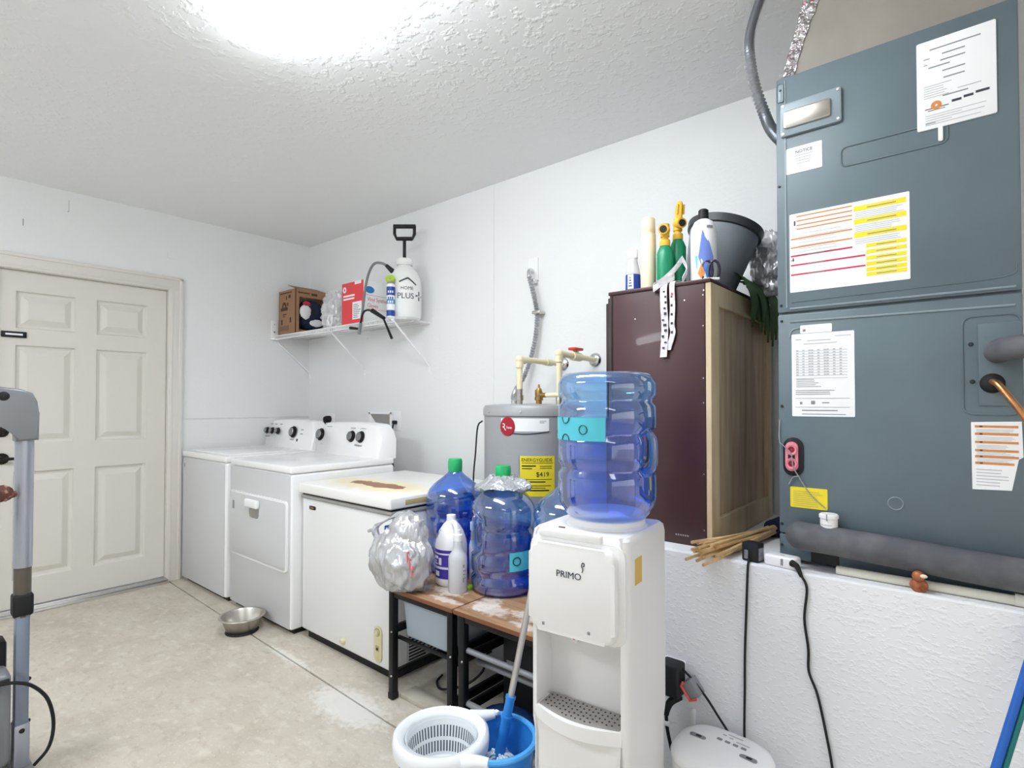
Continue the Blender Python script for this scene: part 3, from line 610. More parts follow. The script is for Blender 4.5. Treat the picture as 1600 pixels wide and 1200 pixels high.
# pipes above it
t = thing('water_pipes', 'cream plastic water pipes with a red valve on top of water heater', 'pipes', (2.73, -.30, 1.243))
def pipe(pts, r=.0145, m='pvc_cream', nm='pipe', sm=0): return B().tube(pts, r, 14, True, sm).done(nm, m, t)
pipe([(2.63, -.375, 1.31), (2.63, -.375, 1.466)]); pipe([(2.63, -.38, 1.466), (2.63, -.002, 1.462)])
pipe([(2.833, -.325, 1.28), (2.833, -.325, 1.486)]); pipe([(2.833, -.33, 1.486), (2.833, -.002, 1.474)])
for x, y, z in ((2.63, -.375, 1.464), (2.833, -.325, 1.485)):
    b = B(); b.ball((x, y, z), .0215, 3); b.cyl((x, y, z), (x, y, z-.04), .0195, n=16); b.cyl((x, y, z), (x, y+.04, z-.001), .0195, n=16); b.done('elbow', 'pvc_cream', t)
for x, y, z in ((2.63, -.16, 1.463),): B().cyl((x, y, z), (x, y+.05, z), .019, n=16).done('coupling', 'pvc_cream', t)
B().lathe([(.012, 0), (.016, .0), (.016, .02), (.020, .022), (.020, .045), (.016, .047), (.016, .075), (.012, .075)], (2.63, -.375, 1.243), 16).done('nipple', 'steel', t)
B().lathe([(.012, 0), (.016, .0), (.016, .03), (.012, .04)], (2.833, -.325, 1.243), 16).done('nipple', 'steel', t)
for x, z in ((2.63, 1.462), (2.833, 1.474)):
    ax = M.Translation((x, 0, z)) @ M.Rotation(PI/2, 4, 'X'); B().lathe([(.014, .016), (.024, .014), (.036, .006), (.038, 0)], axis=ax, n=28).done('wall_flange', 'chrome', t)
vv = B().cyl((2.833, -.215, 1.481), (2.833, -.145, 1.479), .022, n=18).cyl((2.833, -.18, 1.48), (2.833, -.18, 1.512), .012, n=12).done('ball_valve', 'pvc_cream', t)
B().box((2.812, -.222, 1.510), (2.854, -.142, 1.524), .005).box((2.824, -.19, 1.50), (2.842, -.17, 1.514)).done('valve_handle', 'valve_red', vv)
b = B(); b.lathe([(.001, 0), (.015, 0), (.015, .018), (.021, .02), (.021, .036), (.016, .04), (.018, .06), (.012, .078), (.006, .08), (.004, .098), (.001, .098)], (2.715, -.33, 1.243), 16); b.tube([(2.715, -.33, 1.288), (2.76, -.33, 1.288)], .012, 12); b.box((2.700, -.345, 1.283), (2.712, -.315, 1.315), .003); b.done('relief_valve', 'brass', t)
pipe([(2.76, -.33, 1.288), (2.86, -.335, 1.288)], .011)
# flexible conduit
t = thing('heater_conduit', 'grey flexible metal conduit running from wall plate to water heater', 'conduit', (2.42, -.01, 2.0))
B().box((2.392, -.008, 1.945), (2.462, 0, 2.078), .002).done('wall_plate', 'white_plastic', t)
b = B(); b.tube([(2.425, -.006, 2.0), (2.428, -.035, 2.0), (2.437, -.055, 1.985), (2.442, -.06, 1.95)], .013, 10, True, 4); b.box((2.43, -.045, 1.925), (2.462, -.01, 1.95), .004); b.done('connector', 'chrome', t)
cp_ = [(2.442, -.06, 1.955), (2.470, -.05, 1.84), (2.482, -.04, 1.74), (2.47, -.04, 1.62), (2.44, -.045, 1.50), (2.405, -.06, 1.40), (2.385, -.10, 1.33), (2.42, -.17, 1.285), (2.50, -.26, 1.262)]
cl_ = catmull(cp_, 14); ln_ = len(cl_)
def ribbed(b, pts, r, n=12):
    return b.tube(pts, lambda s: r*(1+.24*math.cos(s*(len(pts)-1)*PI)), n)
ribbed(B(), catmull(cp_, 16), .0125).done('conduit', 'conduit', t)
B().tube([(2.46, -.03, 1.755), (2.50, -.03, 1.755)], .010, 8).box((2.455, -.056, 1.746), (2.51, -.002, 1.764), .003).done('strap', 'steel', t)
B().lathe([(.001, 0), (.020, 0), (.020, .02), (.016, .024), (.001, .024)], (2.505, -.262, 1.243), 14).done('connector', 'chrome', t)

# ---------------- tables ----------------
TZ = .475
def table(label, x0, x1, y0, y1):
    t = thing('side_table', label, 'table', ((x0+x1)/2, (y0+y1)/2, 0), group='small wood-topped tables')
    tp = B().box((x0, y0, TZ-.016), (x1, y1, TZ), .002).done('tabletop', 'table_wood', t)
    B().box((x0-.0006, y0-.0012, TZ-.0165), (x1+.0006, y0+.001, TZ-.002)).done('edge_band', 'table_edge', tp, smooth=0)
    for lx in (x0+.012, x1-.012-.030):
        for ly in (y0+.012, y1-.042):
            b = B().box((lx, ly, .008), (lx+.030, ly+.030, TZ-.016), .004); lg = b.done('leg', 'dark_metal', t)
            B().box((lx-.002, ly-.002, 0), (lx+.032, ly+.032, .03), .005).done('foot', 'black_rubber', lg)
            for z in (.10, .285): B().ball((lx+.022, ly-.001, z), .0045, 1).done('bolt', 'alu', lg)
        for z in (.085, .275): B().box((lx+.004, y0+.042, z), (lx+.026, y1-.042, z+.03), .002).done('side_rail', 'dark_metal', t)
    B().box((x0+.012, y0+.016, TZ-.046), (x1-.012, y0+.032, TZ-.016), .002).done('apron', 'dark_metal', t); B().box((x0+.012, y1-.032, TZ-.046), (x1-.012, y1-.016, TZ-.016), .002).done('apron', 'dark_metal', t)
    return t
t1 = table('small wood-topped black metal table with a clear bin beneath, nearest the freezer', 2.425, 2.837, -1.03, -.59)
t2 = table('small wood-topped black metal table with grey tube rails, behind the water dispenser', 2.845, 3.262, -1.03, -.59)
for y, z in ((-.995, .322), (-.93, .255), (-.995, .125)): B().cyl((2.878, y, z), (3.235, y, z), .011, n=14).done('tube_rail', 'tube_grey', t2)
B().box((2.455, -.985, .246), (2.80, -.972, .258)).done('shelf_bar', 'dark_metal', t1); B().box((2.455, -.68, .246), (2.80, -.667, .258)).done('shelf_bar', 'dark_metal', t1)
t = thing('storage_bin', 'clear plastic storage bin hanging under the table beside the freezer', 'bin', (2.63, -.82, .26))
x0, x1, y0, y1, zb, zt = 2.475, 2.775, -.985, -.66, .262, .44
b = B(); r0 = [(x0+.012+p, q, zb) for p, q in ()]
ring = lambda ins, z: [(p, q, z) for p, q in rrect(x1-x0-2*ins, y1-y0-2*ins, .03, 5, (x0+x1)/2, (y0+y1)/2)]
b.loft([ring(.02, zb), ring(.012, zb+.008), ring(.0, zt), ring(-.005, zt), ring(-.005, zt-.008), ring(.003, zt-.006), ring(.016, zb+.012)], True, True); b.done('bin', 'bin_plastic', t)
b = B(); b.loft([ring(.03, zb+.014), ring(.02, zb+.10), ring(.05, zb+.125)], True, True); b.done('blue_contents', 'bin_blue', t)
t = thing('black_case', 'black hard case on the floor beneath the tables', 'case', (3.0, -.72, 0))
B().box((2.90, -.82, .0), (3.19, -.60, .41), .02, 3).done('body', 'case_black', t)
B().box((2.93, -.823, .20), (2.97, -.819, .24), .002).done('latch', 'tube_grey', t)
B().ball((3.05, -.817, .36), .035, 2, (1, .2, .5)).done('round_label', 'grey_print', t)
B().ball((3.045, -.905, .055), .16, 4, (.95, .44, .40), crumple(21, .10, 1.8), zmin=.002).done('duffel_bag', 'bag_blue', label='dark blue cloth bag on the floor under the table', cat='bag')
B().box((2.475, -.982, 0), (2.80, -.90, .022), .003).done('plank', 'plank', label='pale plank lying on the floor under the small table', cat='plank')
b = B(); b.tube([(2.70, -.66, .15), (2.74, -.74, .17), (2.78, -.80, .14), (2.72, -.84, .08), (2.60, -.86, .03), (2.50, -.80, .006), (2.47, -.74, .005)], .005, 6, True, 6); b.done('cable', 'black_rubber', label='thin black cable drooping under the small table', cat='cable')

# ---------------- five-gallon bottles ----------------
PROF = [(.001, .004), (.095, .0), (.112, .002), (.126, .012), (.1335, .03), (.1335, .060), (.1245, .071), (.1245, .080), (.1335, .091), (.1335, .120), (.1335, .148), (.1245, .159), (.1245, .168), (.1335, .179), (.1335, .242), (.1250, .253), (.1250, .262), (.1335, .273), (.1335, .335), (.130, .352), (.118, .375), (.100, .395), (.078, .413), (.055, .430), (.038, .445), (.030, .458), (.029, .475)]
def bottle(name, label, loc, ang, level, shell, water, hang=None, inv=False, hz=(.165, .32), cap=True):
    t = thing(name, label, 'water bottle', loc)
    def dent(k):
        def f(r, z, a):
            if hang is None: return r*k
            d = abs((a-hang+PI) % (2*PI)-PI); s = max(0, 1-d/R(40)); s = s*s*(3-2*s)
            q = max(0, 1-abs(z-(hz[0]+hz[1])/2)/((hz[1]-hz[0])/2)); q = min(1, q*3); q = q*q*(3-2*q)
            return (r-.050*s*q)*k
        return f
    base = M.Translation(loc) @ (M.Diagonal((1, 1, -1, 1)) if inv else M.Identity(4))
    dense = []
    for (r0, a), (r1, c) in zip(PROF, PROF[1:]):
        m_ = max(1, int((c-a)/.02))
        for k in range(m_): dense.append((r0+(r1-r0)*k/m_, a+(c-a)*k/m_))
    dense.append(PROF[-1])
    B().lathe(dense, axis=base, n=48, mod=dent(1)).done('shell', shell, t)
    if hang is not None:
        p = lambda z, q: base @ V((q*math.cos(hang), q*math.sin(hang), z))
        B().tube([p(hz[0]+.0, .098), p(hz[0]+.02, .122), p((hz[0]+hz[1])/2, .126), p(hz[1]-.02, .122), p(hz[1], .098)], .011, 10, True, 4).done('handle', shell, t)
    if level:
        pr = [(r, z) for r, z in dense if (z <= level[1] and z >= level[0])]
        if level[0] <= .01: pr = [(.001, .007), (.09, .007)]+[q for q in pr if q[1] > .008]
        pr = pr+[(.001, pr[-1][1]+.0005)]
        if level[0] > .01: pr = [(.001, pr[0][1])]+pr
        B().lathe(pr, axis=base, n=48, mod=dent(.972)).done('water', water, t)
    if cap:
        B().lathe([(.031, .452), (.033, .455), (.034, .50), (.030, .513), (.001, .515)], axis=base, n=28).done('cap', 'cap_green', t)
    return t
def ring_print(parent, c, rad, a, z, r, th=.0022):
    pts = []
    for k in range(24):
        q = 2*PI*k/24; aa = a+r*math.cos(q)/rad; pts.append((c[0]+(rad+.0008)*math.cos(aa), c[1]+(rad+.0008)*math.sin(aa), z+r*math.sin(q)))
    B().tube(pts, th, 6, False, 0, True).done('ring_print', 'ink', parent)
bottle('water_bottle', 'deep blue water bottle with green cap standing closest to the freezer lid', (2.475, -.665, TZ), 0, (0, .30), 'bottle_blue', 'water_deep')
c2 = (2.835, -.735)
t = bottle('water_bottle', 'blue water bottle with green cap and grey plastic around its neck', (c2[0], c2[1], TZ), 0, (0, .245), 'bottle_grey', 'water_blue', R(-122))
lp = wrap(B(), c2, .1345, R(-38), R(5), TZ+.108, TZ+.182, .0006, 12).done('label', 'label_aqua', t); ring_print(lp, c2, .1352, R(-25), TZ+.147, .016)
bottle('water_bottle', 'capped water bottle partly hidden behind the white dispenser', (3.115, -.672, TZ), 0, (0, .26), 'bottle_clear', 'water_blue', R(-150))
t = thing('plastic_wrap', 'grey crumpled plastic bag draped around the green-capped bottle neck', 'bag', (c2[0], c2[1], TZ+.40))
b = B(); n_ = 30; rd = random.Random(4); rings = []
for r, z in ((.036, .455), (.05, .462), (.075, .438), (.105, .412), (.125, .385), (.135, .36)):
    rings.append([(c2[0]+(r+.012*noise.noise(V((j*.9, r*30, 1))))*math.cos(2*PI*j/n_), c2[1]+(r+.012*noise.noise(V((j*.9, r*30, 1))))*math.sin(2*PI*j/n_), TZ+z+.012+.014*noise.noise(V((j*.7, r*40, 3)))-(.05 if r > .11 and (j % 7) < 3 else 0)) for j in range(n_)])
b.loft(rings[:4], False, False); b.done('film', 'bag_silver', t)
b = B(); b.ball((c2[0]+.07, c2[1]+.015, TZ+.435), .05, 3, (1.3, .6, .6), crumple(31, .3, 2.5)); b.ball((c2[0]-.085, c2[1]-.02, TZ+.415), .045, 3, (1.2, .7, .5), crumple(33, .3, 2.5)); b.done('bunched_film', 'bag_silver', t)
# ---- other things on the tables
t = thing('cleaner_jug', 'white gallon jug with purple label and moulded handle on table', 'jug', (2.614, -.822, TZ))
jx, jy_ = 2.614, -.822
B().lathe([(.001, 0), (.058, 0), (.066, .008), (.068, .02), (.068, .165), (.064, .19), (.052, .225), (.036, .25), (.024, .262), (.020, .268), (.001, .27)], (jx, jy_, TZ), 32).done('body', 'jug_white', t)
b = B(); ca, sa = math.cos(R(-25)), math.sin(R(-25)); b.tube([(jx+.02*ca, jy_+.02*sa, TZ+.262), (jx+.055*ca, jy_+.055*sa, TZ+.262), (jx+.072*ca, jy_+.072*sa, TZ+.235), (jx+.068*ca, jy_+.068*sa, TZ+.16)], .012, 10, True, 5); b.done('handle', 'jug_white', t)
B().cyl((jx, jy_, TZ+.266), (jx, jy_, TZ+.292), .020, n=18).done('cap', 'jug_white', t)
b = B()
for z0_, z1_ in ((.035, .075), (.085, .135), (.142, .155)): wrap(b, (jx, jy_), .0682, R(-140), R(0), TZ+z0_, TZ+z1_, .0006, 16)
lb = b.done('label', 'purple', t)
b = B()
for a0, a1, z0_, h in ((-118, -98, .092, .006), (-118, -104, .103, .006), (-120, -96, .116, .012), (-92, -80, .092, .03), (-112, -90, .045, .02)): wrap(b, (jx, jy_), .0690, R(a0), R(a1), TZ+z0_, TZ+z0_+h, .0004, 6)
b.done('lettering', 'label_white', lb)
B().tube([(jx+.062*math.cos(R(-125)), jy_+.062*math.sin(R(-125)), TZ+.200), (jx+.045*math.cos(R(-110)), jy_+.045*math.sin(R(-110)), TZ+.232)], .004, 6).done('grip_groove', 'grey_print', t)
t = thing('trigger_bottle', 'translucent white spray bottle without trigger in front of purple-label jug', 'bottle', (2.714, -.880, TZ))
B().lathe([(.001, 0), (.036, 0), (.039, .006), (.039, .135), (.036, .15), (.024, .165), (.020, .185), (.019, .205), (.016, .212), (.001, .213)], (2.714, -.880, TZ), 28).done('body', 'spray_clear', t)
B().lathe([(.018, .206), (.020, .208), (.020, .232), (.013, .236), (.012, .252), (.001, .253)], (2.714, -.880, TZ), 20).done('neck', 'jug_white', t)
b = B(); aa = math.atan2(-1.6, 1.64)
for z, w_, h in ((.105, .22, .012), (.09, .4, .004), (.075, .3, .004), (.06, .35, .004), (.045, .18, .014)): wrap(b, (2.714, -.880), .0392, aa+.55, aa+.55+w_, TZ+z, TZ+z+h, .0004, 5)
b.done('printing', 'grey_print', t)
t = thing('slim_bottle', 'slim white bottle with peach collar between the jug and blue bottle', 'bottle', (2.658, -.722, TZ))
B().lathe([(.001, 0), (.023, 0), (.025, .006), (.025, .15), (.018, .175), (.001, .176)], (2.658, -.722, TZ), 22).done('body', 'jug_white', t)
B().lathe([(.017, .17), (.018, .175), (.016, .215), (.001, .216)], (2.658, -.722, TZ), 18).done('collar', 'peach', t)
B().lathe([(.016, .215), (.020, .216), (.020, .25), (.001, .256)], (2.658, -.722, TZ), 18).done('cap', 'jug_white', t)
B().box((2.716, -.842, TZ), (2.742, -.812, TZ+.014), .004).done('sponge', 'lime_bright', label='small lime green piece lying against the blue water bottle', cat='sponge')
t = thing('wire_strip', 'narrow black wire strip standing against the bottle handle', 'strip', (2.70, -.785, TZ))
b = B(); b.tube([(2.724, -.790, TZ), (2.712, -.786, TZ+.315)], .002, 5); b.tube([(2.737, -.797, TZ), (2.725, -.793, TZ+.315)], .002, 5)
for k in range(13): s = .15+.16*k/12; b.tube([(2.724-.012*s/.315, -.790+.004*s/.315, TZ+s), (2.737-.012*s/.315, -.797+.004*s/.315, TZ+s)], .0016, 4)
b.done('strip', 'black', t)
# bag with its knot and handles
bx, by, bz = 2.512, -1.010, TZ+.135
t = thing('shopping_bag', 'crumpled silvery shopping bag tied up on the table corner by the freezer', 'bag', (bx, by, TZ))
def bagfn(p):
    q = V((p.x*1.2, p.y*1.2, p.z*.75)); o_ = V((7.3, 2.1, 5.5))
    r1 = (1-abs(noise.noise(q*1.7+o_)))**3; r2 = (1-abs(noise.noise(q*3.6+o_*1.3)))**4; r3 = (1-abs(noise.noise(q*7.5+o_*.7)))**4
    return (.90+.13*r1+.07*r2+.03*r3+.10*noise.noise(p*1.1+o_))*(1-.13*max(0, p.z))
B().ball((bx, by, bz+.0), .150, 5, (1.0, .70, 1.0), bagfn, zmin=TZ+.002).done('film', 'bag_grey', t, smooth=70)
B().ball((bx+.02, by+.02, bz+.10), .085, 4, (1.15, .8, 1.0), crumple(44, .25, 2.0)).done('bunched_top', 'bag_grey', t, smooth=70)
b = B(); b.tube([(bx-.115, by-.03, bz+.05), (bx-.14, by-.03, bz+.10), (bx-.09, by-.02, bz+.135), (bx-.02, by, bz+.17), (bx+.03, by, bz+.165)], lambda s: .010+.006*math.sin(s*9), 7, True, 5); b.tube([(bx-.14, by-.03, bz+.10), (bx-.175, by-.04, bz+.085)], .007, 6); b.done('handle_loop', 'bag_silver', t)
B().box((bx-.105, by-.01, bz+.05), (bx-.05, by+.05, bz+.115), .004).done('blue_packet', 'can_blue', t, label='blue packet showing through the handles')
b = B(); aa = math.atan2(-1.5, 1.88)
for k, (q, z) in enumerate(((.05, .03), (.12, .0), (.20, -.03))):
    def sp(da, dz):
        d_ = V((math.cos(aa+q+da)*1.0, math.sin(aa+q+da), dz/.15)).normalized(); k_ = bagfn(d_)*1.02+.004; return V((bx+d_.x*.15*k_, by+d_.y*.15*.70*k_, bz+d_.z*.15*k_))
    for (a0, z0_, a1, z1_) in ((-.03, z-.02, -.03, z+.022), (-.03, z+.022, .035, z+.018), (-.03, z, .02, z-.002)):
        b.tube([sp(a0+(a1-a0)*i/4, z0_+(z1_-z0_)*i/4) for i in range(5)], .0028, 5)
b.done('red_print', 'print_red', t, kind='stuff')

# ---------------- water dispenser ----------------
dx_, dy_, DR = 3.562, -1.164, R(6.0)
t = thing('water_dispenser', 'white floor-standing water dispenser with drip tray and raised front panel', 'dispenser', (dx_, dy_, 0), DR); DS = (.925, .933, 1); t.scale = DS; ROOT[t.name] = ROOT[t.name] @ M.Diagonal(DS+(1,))
def dring(z, d, hw=.15, hd=.15, r=.022, nw=.132):
    pts = [(-hw+r, -hd)]; 
    pts = []
    # start at front-left, run along the front with the notch, then round the back
    for k in range(6): a = R(180+90*k/5); pts.append((-hw+r+r*math.cos(a), -hd+r+r*math.sin(a)))
    pts += [(-nw, -hd), (-nw, -hd+d), (-nw*.8, -hd+d), (0, -hd+d), (nw*.8, -hd+d), (nw, -hd+d), (nw, -hd)]
    for cxs, cys, a0 in ((1, -1, 270), (1, 1, 0), (-1, 1, 90)):
        for k in range(6): a = R(a0+90*k/5); pts.append((cxs*(hw-r)+r*math.cos(a), cys*(hd-r)+r*math.sin(a)))
    return [(p, q, z) for p, q in pts]
b = B()
b.loft([dring(0, 0, .144, .146), dring(.02, 0, .146, .147), dring(.38, 0, .146, .146), dring(.415, 0), dring(.44, 0), dring(.4405, .085), dring(.50, .095), dring(.60, .085), dring(.655, .05), dring(.672, .03), dring(.6725, 0), dring(.895, 0), dring(.912, 0, .147, .147), dring(.920, 0, .139, .139)])
b.done('body', 'dispenser_white', t, local=True, smooth=35)
pn = B().prism(rrect(.262, .228, .030, 6, -.008, .776), (0, -.1745, 0), (1, 0, 0), (0, 0, 1), .026, .012, 3).done('front_panel', 'dispenser_white', t, local=True)
B().prism(rrect(.290, .245, .030, 6, -.002, .780), (0, -.1525, 0), (1, 0, 0), (0, 0, 1), .006, .003, 2).done('panel_surround', 'dispenser_white', t, local=True)
B().box((-.115, -.160, .902), (.075, -.135, .921), .004).done('top_latch', 'dispenser_white', t, local=True)
B().box((-.075, -.118, .919), (-.055, -.112, .9225), .001).done('indicator', 'rusty', t, local=True)
letters('PRIMO', (-.050, -.1755, .810), (1, 0, 0), (0, 0, 1), .0235, 'ink', pn, local=True, sx=1.12)
b = B(); b.tube([(.0295, -.1755, .830), (.0325, -.1755, .838), (.0285, -.1755, .845), (.0305, -.1755, .853), (.036, -.1755, .853), (.036, -.1755, .847), (.0325, -.1755, .845)], .0012, 6, True, 3); b.done('drop_mark', 'ink', pn, local=True)
b = B()
for x, z in ((-.095, .678), (.045, .681)): b.box((x, -.176, z), (x+.008, -.174, z+.008), .001)
b.done('symbol', 'grey_print', pn, local=True)
b = B(); ax = M.Translation((-.04, -.0835, .625)) @ M.Rotation(PI/2, 4, 'X'); b.lathe([(.001, .005), (.012, .004), (.013, 0)], axis=ax, n=18); kn = b.done('safety_button', 'dispenser_white', t, local=True); ax = M.Translation((-.04, -.0895, .626)) @ M.Rotation(PI/2, 4, 'X'); B().lathe([(.001, .001), (.004, .001)], axis=ax, n=10).done('button_dot', 'logo_red', kn, local=True)
for x in (-.055, .05): B().lathe([(.001, 0), (.012, 0), (.015, .03), (.001, .03)], (x, -.11, .652), 14).done('tap', 'dispenser_white', t, local=True)
arc = [(-.135, 0)]+[(-.135+.27*k/14, -.040*math.sin(PI*k/14)) for k in range(15)]+[(.135, 0), (.135, .07), (-.135, .07)]
def dedup(p):
    o = []
    for q in p:
        if not o or (abs(q[0]-o[-1][0])+abs(q[1]-o[-1][1])) > 1e-5: o.append(q)
    return o
tr = B().prism(dedup(arc), (0, -.148, .456), (1, 0, 0), (0, 1, 0), .034, .006, 2).done('drip_tray', 'dispenser_white', t, local=True)
arc2 = [(-.122+.244*k/14, -.026*math.sin(PI*k/14)+.002) for k in range(15)]+[(.122, .075), (-.122, .075)]
gr = B().prism(arc2, (0, -.148, .4585), (1, 0, 0), (0, 1, 0), .004, .001, 1).done('tray_grille', 'tray_grey', tr, local=True)
b = B(); rd = random.Random(2)
for i in range(17):
    for j in range(5):
        x = -.112+.014*i; y = -.16+.018*j+.004*(i % 2)
        if y < -.148-.026*math.sin(PI*(x+.122)/.244)+.012: continue
        b.cyl((x, y, .458), (x, y, .4592), .0028, n=8)
b.done('holes', 'black', gr, local=True, kind='stuff')
b = B(); b.prism([(-.12, .30), (.11, .31), (.11, .345), (.118, .352)]+[(.118-.236*k/10, .415-.02*math.sin(PI*k/10)) for k in range(11)], (0, -.1475, 0), (1, 0, 0), (0, 0, 1), .002, .001, 1); b.done('lower_panel', 'dispenser_white', t, local=True)
B().box((.1496, -.105, .80), (.1505, -.055, .865)).done('sticker', 'tan_print', t, local=True, label='mustard yellow sticker')
cx3, cy3 = 3.577, -1.152
ROOT_inv = frame_of(t).inverted(); lc = ROOT_inv @ V((cx3, cy3, 0))
B().lathe([(.118, .916), (.118, .921), (.112, .926), (.108, .952), (.102, .956), (.060, .940), (.001, .935)], (lc.x, lc.y, 0), 40).done('bottle_collar', 'dispenser_white', t, local=True)
t = bottle('water_bottle', 'upside-down clear blue water bottle with aqua label on top of the dispenser', (cx3, cy3, 1.332), 0, (.118, .455), 'bottle_clear', 'water_blue', R(18), True, (.155, .275), cap=False)
lp = wrap(B(), (cx3, cy3), .1345, R(-168), R(-61), 1.152, 1.212, .0006, 24).done('label', 'label_aqua', t)
ring_print(lp, (cx3, cy3), .1352, R(-86), 1.181, .0115, .0011)
for a, z in ((-112, 1.212), (-112, 1.152)):
    pts = []
    for k in range(13):
        q = PI*k/12*(1 if z < 1.18 else -1); aa = R(a)+.0155*math.cos(q)/.135; pts.append((cx3+.136*math.cos(aa), cy3+.136*math.sin(aa), z+.0155*math.sin(q)))
    B().tube(pts, .0013, 6).done('ring_print', 'ink', lp)
letters('PRIMO', (0, 0, 0), 0, 0, .016, 'ink', lp, bend=(cx3, cy3, .1353, R(-158), 1.166))
b = B(); aa = R(-58); b.tube([(cx3+.1345*math.cos(aa), cy3+.1345*math.sin(aa), 1.215), (cx3+.131*math.cos(aa), cy3+.131*math.sin(aa), 1.25), (cx3+.1345*math.cos(aa), cy3+.1345*math.sin(aa), 1.30)], .0018, 5); b.done('seam_mark', 'ink', t)
# ---------------- dark red cabinet on the ledge ----------------
t = thing('cabinet', 'dark red wooden cabinet with unfinished back standing on the white ledge', 'cabinet', (3.52, -.36, LZ))
x0, x1, y0, y1, ct = 3.338, 3.708, -.722, -.045, 1.652
B().box((x0, y0, LZ), (x1-.02, y0+.02, ct-.012), .002).done('side_panel', 'burgundy', t)
B().box((x0, y1-.02, LZ), (x1-.02, y1, ct-.012), .002).done('side_panel', 'burgundy', t)
B().box((x0-.004, y0-.004, ct-.013), (x1+.0, y1, ct), .003).done('top', 'burgundy', t)
B().box((x0, y0+.02, LZ), (x1-.02, y1-.02, LZ+.04)).done('bottom', 'burgundy', t)
B().box((x0-.010, y0+.004, LZ+.02), (x0+.004, y1, ct-.02), .003).done('front_frame', 'dark_moulding', t)
B().box((x0-.028, y0+.02, LZ+.06), (x0-.010, y1-.02, ct-.035), .004).done('door', 'dark_moulding', t)
B().box((x0+.006, y0-.002, LZ+.002), (x0+.012, y0+.01, ct-.014)).done('edge_bead', 'black', t)
xf = x1-.018
for nm, a, c in (('stile', (y0, LZ), (-.650, ct-.013)), ('stile', (-.108, LZ), (y1, ct-.013)), ('rail', (-.650, 1.570), (-.108, ct-.013)), ('rail', (-.650, LZ), (-.108, .872))):
    B().box((xf, a[0], a[1]), (x1, c[0], c[1]), .0015, 1).done(nm, 'raw_wood', t)
B().box((xf-.004, -.655, .86), (xf+.004, -.10, 1.58)).done('back_panel', 'back_board', t)
b = B()
for z in (.84, 1.02, 1.25, 1.33, 1.50, 1.60): b.cyl((x1-.026, y0-.0008, z), (x1-.026, y0+.001, z), .0022, n=8)
for x, z in ((3.44, 1.545), (3.62, 1.59), (3.685, 1.615)): b.cyl((x, y0-.0008, z), (x, y0+.001, z), .0025, n=8)
b.done('staple', 'alu', t)
mark([(3.585+.008*k, 3.590+.008*k, .811, .816) for k in range(6)], y0, 'grey_print', t)
TOP = ct
# things on the cabinet
def jar(name, label, cat, x, y, prof, m, extra=(), z=TOP):
    t = thing(name, label, cat, (x, y, z)); B().lathe(prof, (x, y, z), 28).done('body', m, t)
    for nm, pr, mm in extra: B().lathe(pr, (x, y, z), 28).done(nm, mm, t)
    return t
t = jar('cleaner_bottle', 'clear bottle with a white cap and blue label, leftmost on the cabinet', 'bottle', 3.392, -.645, [(.001, 0), (.026, 0), (.027, .005), (.026, .075), (.016, .12), (.016, .132), (.001, .133)], 'spray_clear',
        (('cap', [(.016, .128), (.018, .13), (.018, .158), (.014, .168), (.001, .169)], 'white_plastic'), ('label', [(.0272, .012), (.0276, .012), (.0272, .068), (.0268, .068)], 'can_blue')))
b = B(); a = math.atan2(-1.84, .97); wrap(b, (3.392, -.645), .0276, a-.75, a+.05, TOP+.014, TOP+.066, .0006, 8); lb = b.done('label_face', 'label_white', t)
b = B()
for k in range(4): wrap(b, (3.392, -.645), .0283, a-.6+.04*k, a-.15-.05*k, TOP+.022+.010*k, TOP+.027+.010*k, .0004, 4)
b.done('lettering', 'can_blue', lb)
t = jar('aerosol_can', 'tall cream aerosol can with cream cap standing on the cabinet', 'can', 3.452, -.640, [(.001, 0), (.0255, 0), (.0262, .004), (.0262, .205), (.022, .214), (.001, .215)], 'cream', (('cap', [(.0235, .208), (.0245, .21), (.0235, .262), (.019, .268), (.001, .269)], 'cream'),))
def nozzle(label, x, y, ang, hh, tall):
    t = thing('garden_sprayer', label, 'sprayer', (x, y, TOP)); c, s = math.cos(ang), math.sin(ang)
    B().lathe([(.001, 0), (.028, 0), (.029, .006), (.029, hh-.03), (.022, hh-.012), (.015, hh), (.001, hh)], (x, y, TOP), 24).done('body', 'bottle_green', t)
    z = TOP+hh
    b = B(); b.lathe([(.015, -.004), (.018, -.002), (.018, .018), (.012, .022), (.012, .035), (.001, .036)], (x, y, z), 18)
    b.tube([(x-.004*c, y-.004*s, z+.055), (x+.034*c, y+.034*s, z+.050)], .018, 14); b.cyl((x, y, z+.03), (x, y, z+.075), .016, n=14)
    if tall: b.tube([(x+.002*c, y+.002*s, z+.07), (x-.002*c, y-.002*s, z+.10), (x+.012*c, y+.012*s, z+.125), (x+.022*c, y+.022*s, z+.115), (x+.016*c, y+.016*s, z+.07)], .009, 8, True, 4)
    h = b.done('nozzle_head', 'nozzle_yellow', t)
    b = B(); b.cyl((x+.033*c, y+.033*s, z+.050), (x+.0355*c, y+.0355*s, z+.0498), .0125, n=16); b.done('inlet_hole', 'case_black', h)
    for k in range(3 if tall else 0): B().tube([(x+.020*c-.012*s*(k-1), y+.020*s+.012*c*(k-1), z+.085), (x+.026*c-.012*s*(k-1), y+.026*s+.012*c*(k-1), z+.118)], .004, 6).done('trigger_rib', 'nozzle_yellow', h)
    return t
nozzle('green garden sprayer bottle with yellow nozzle facing out, in front of its taller twin', 3.522, -.655, R(-75), .152, False)
nozzle('taller green garden sprayer bottle with yellow hose head, behind its twin', 3.541, -.590, R(-40), .185, True)
sb = (3.652, -.635)
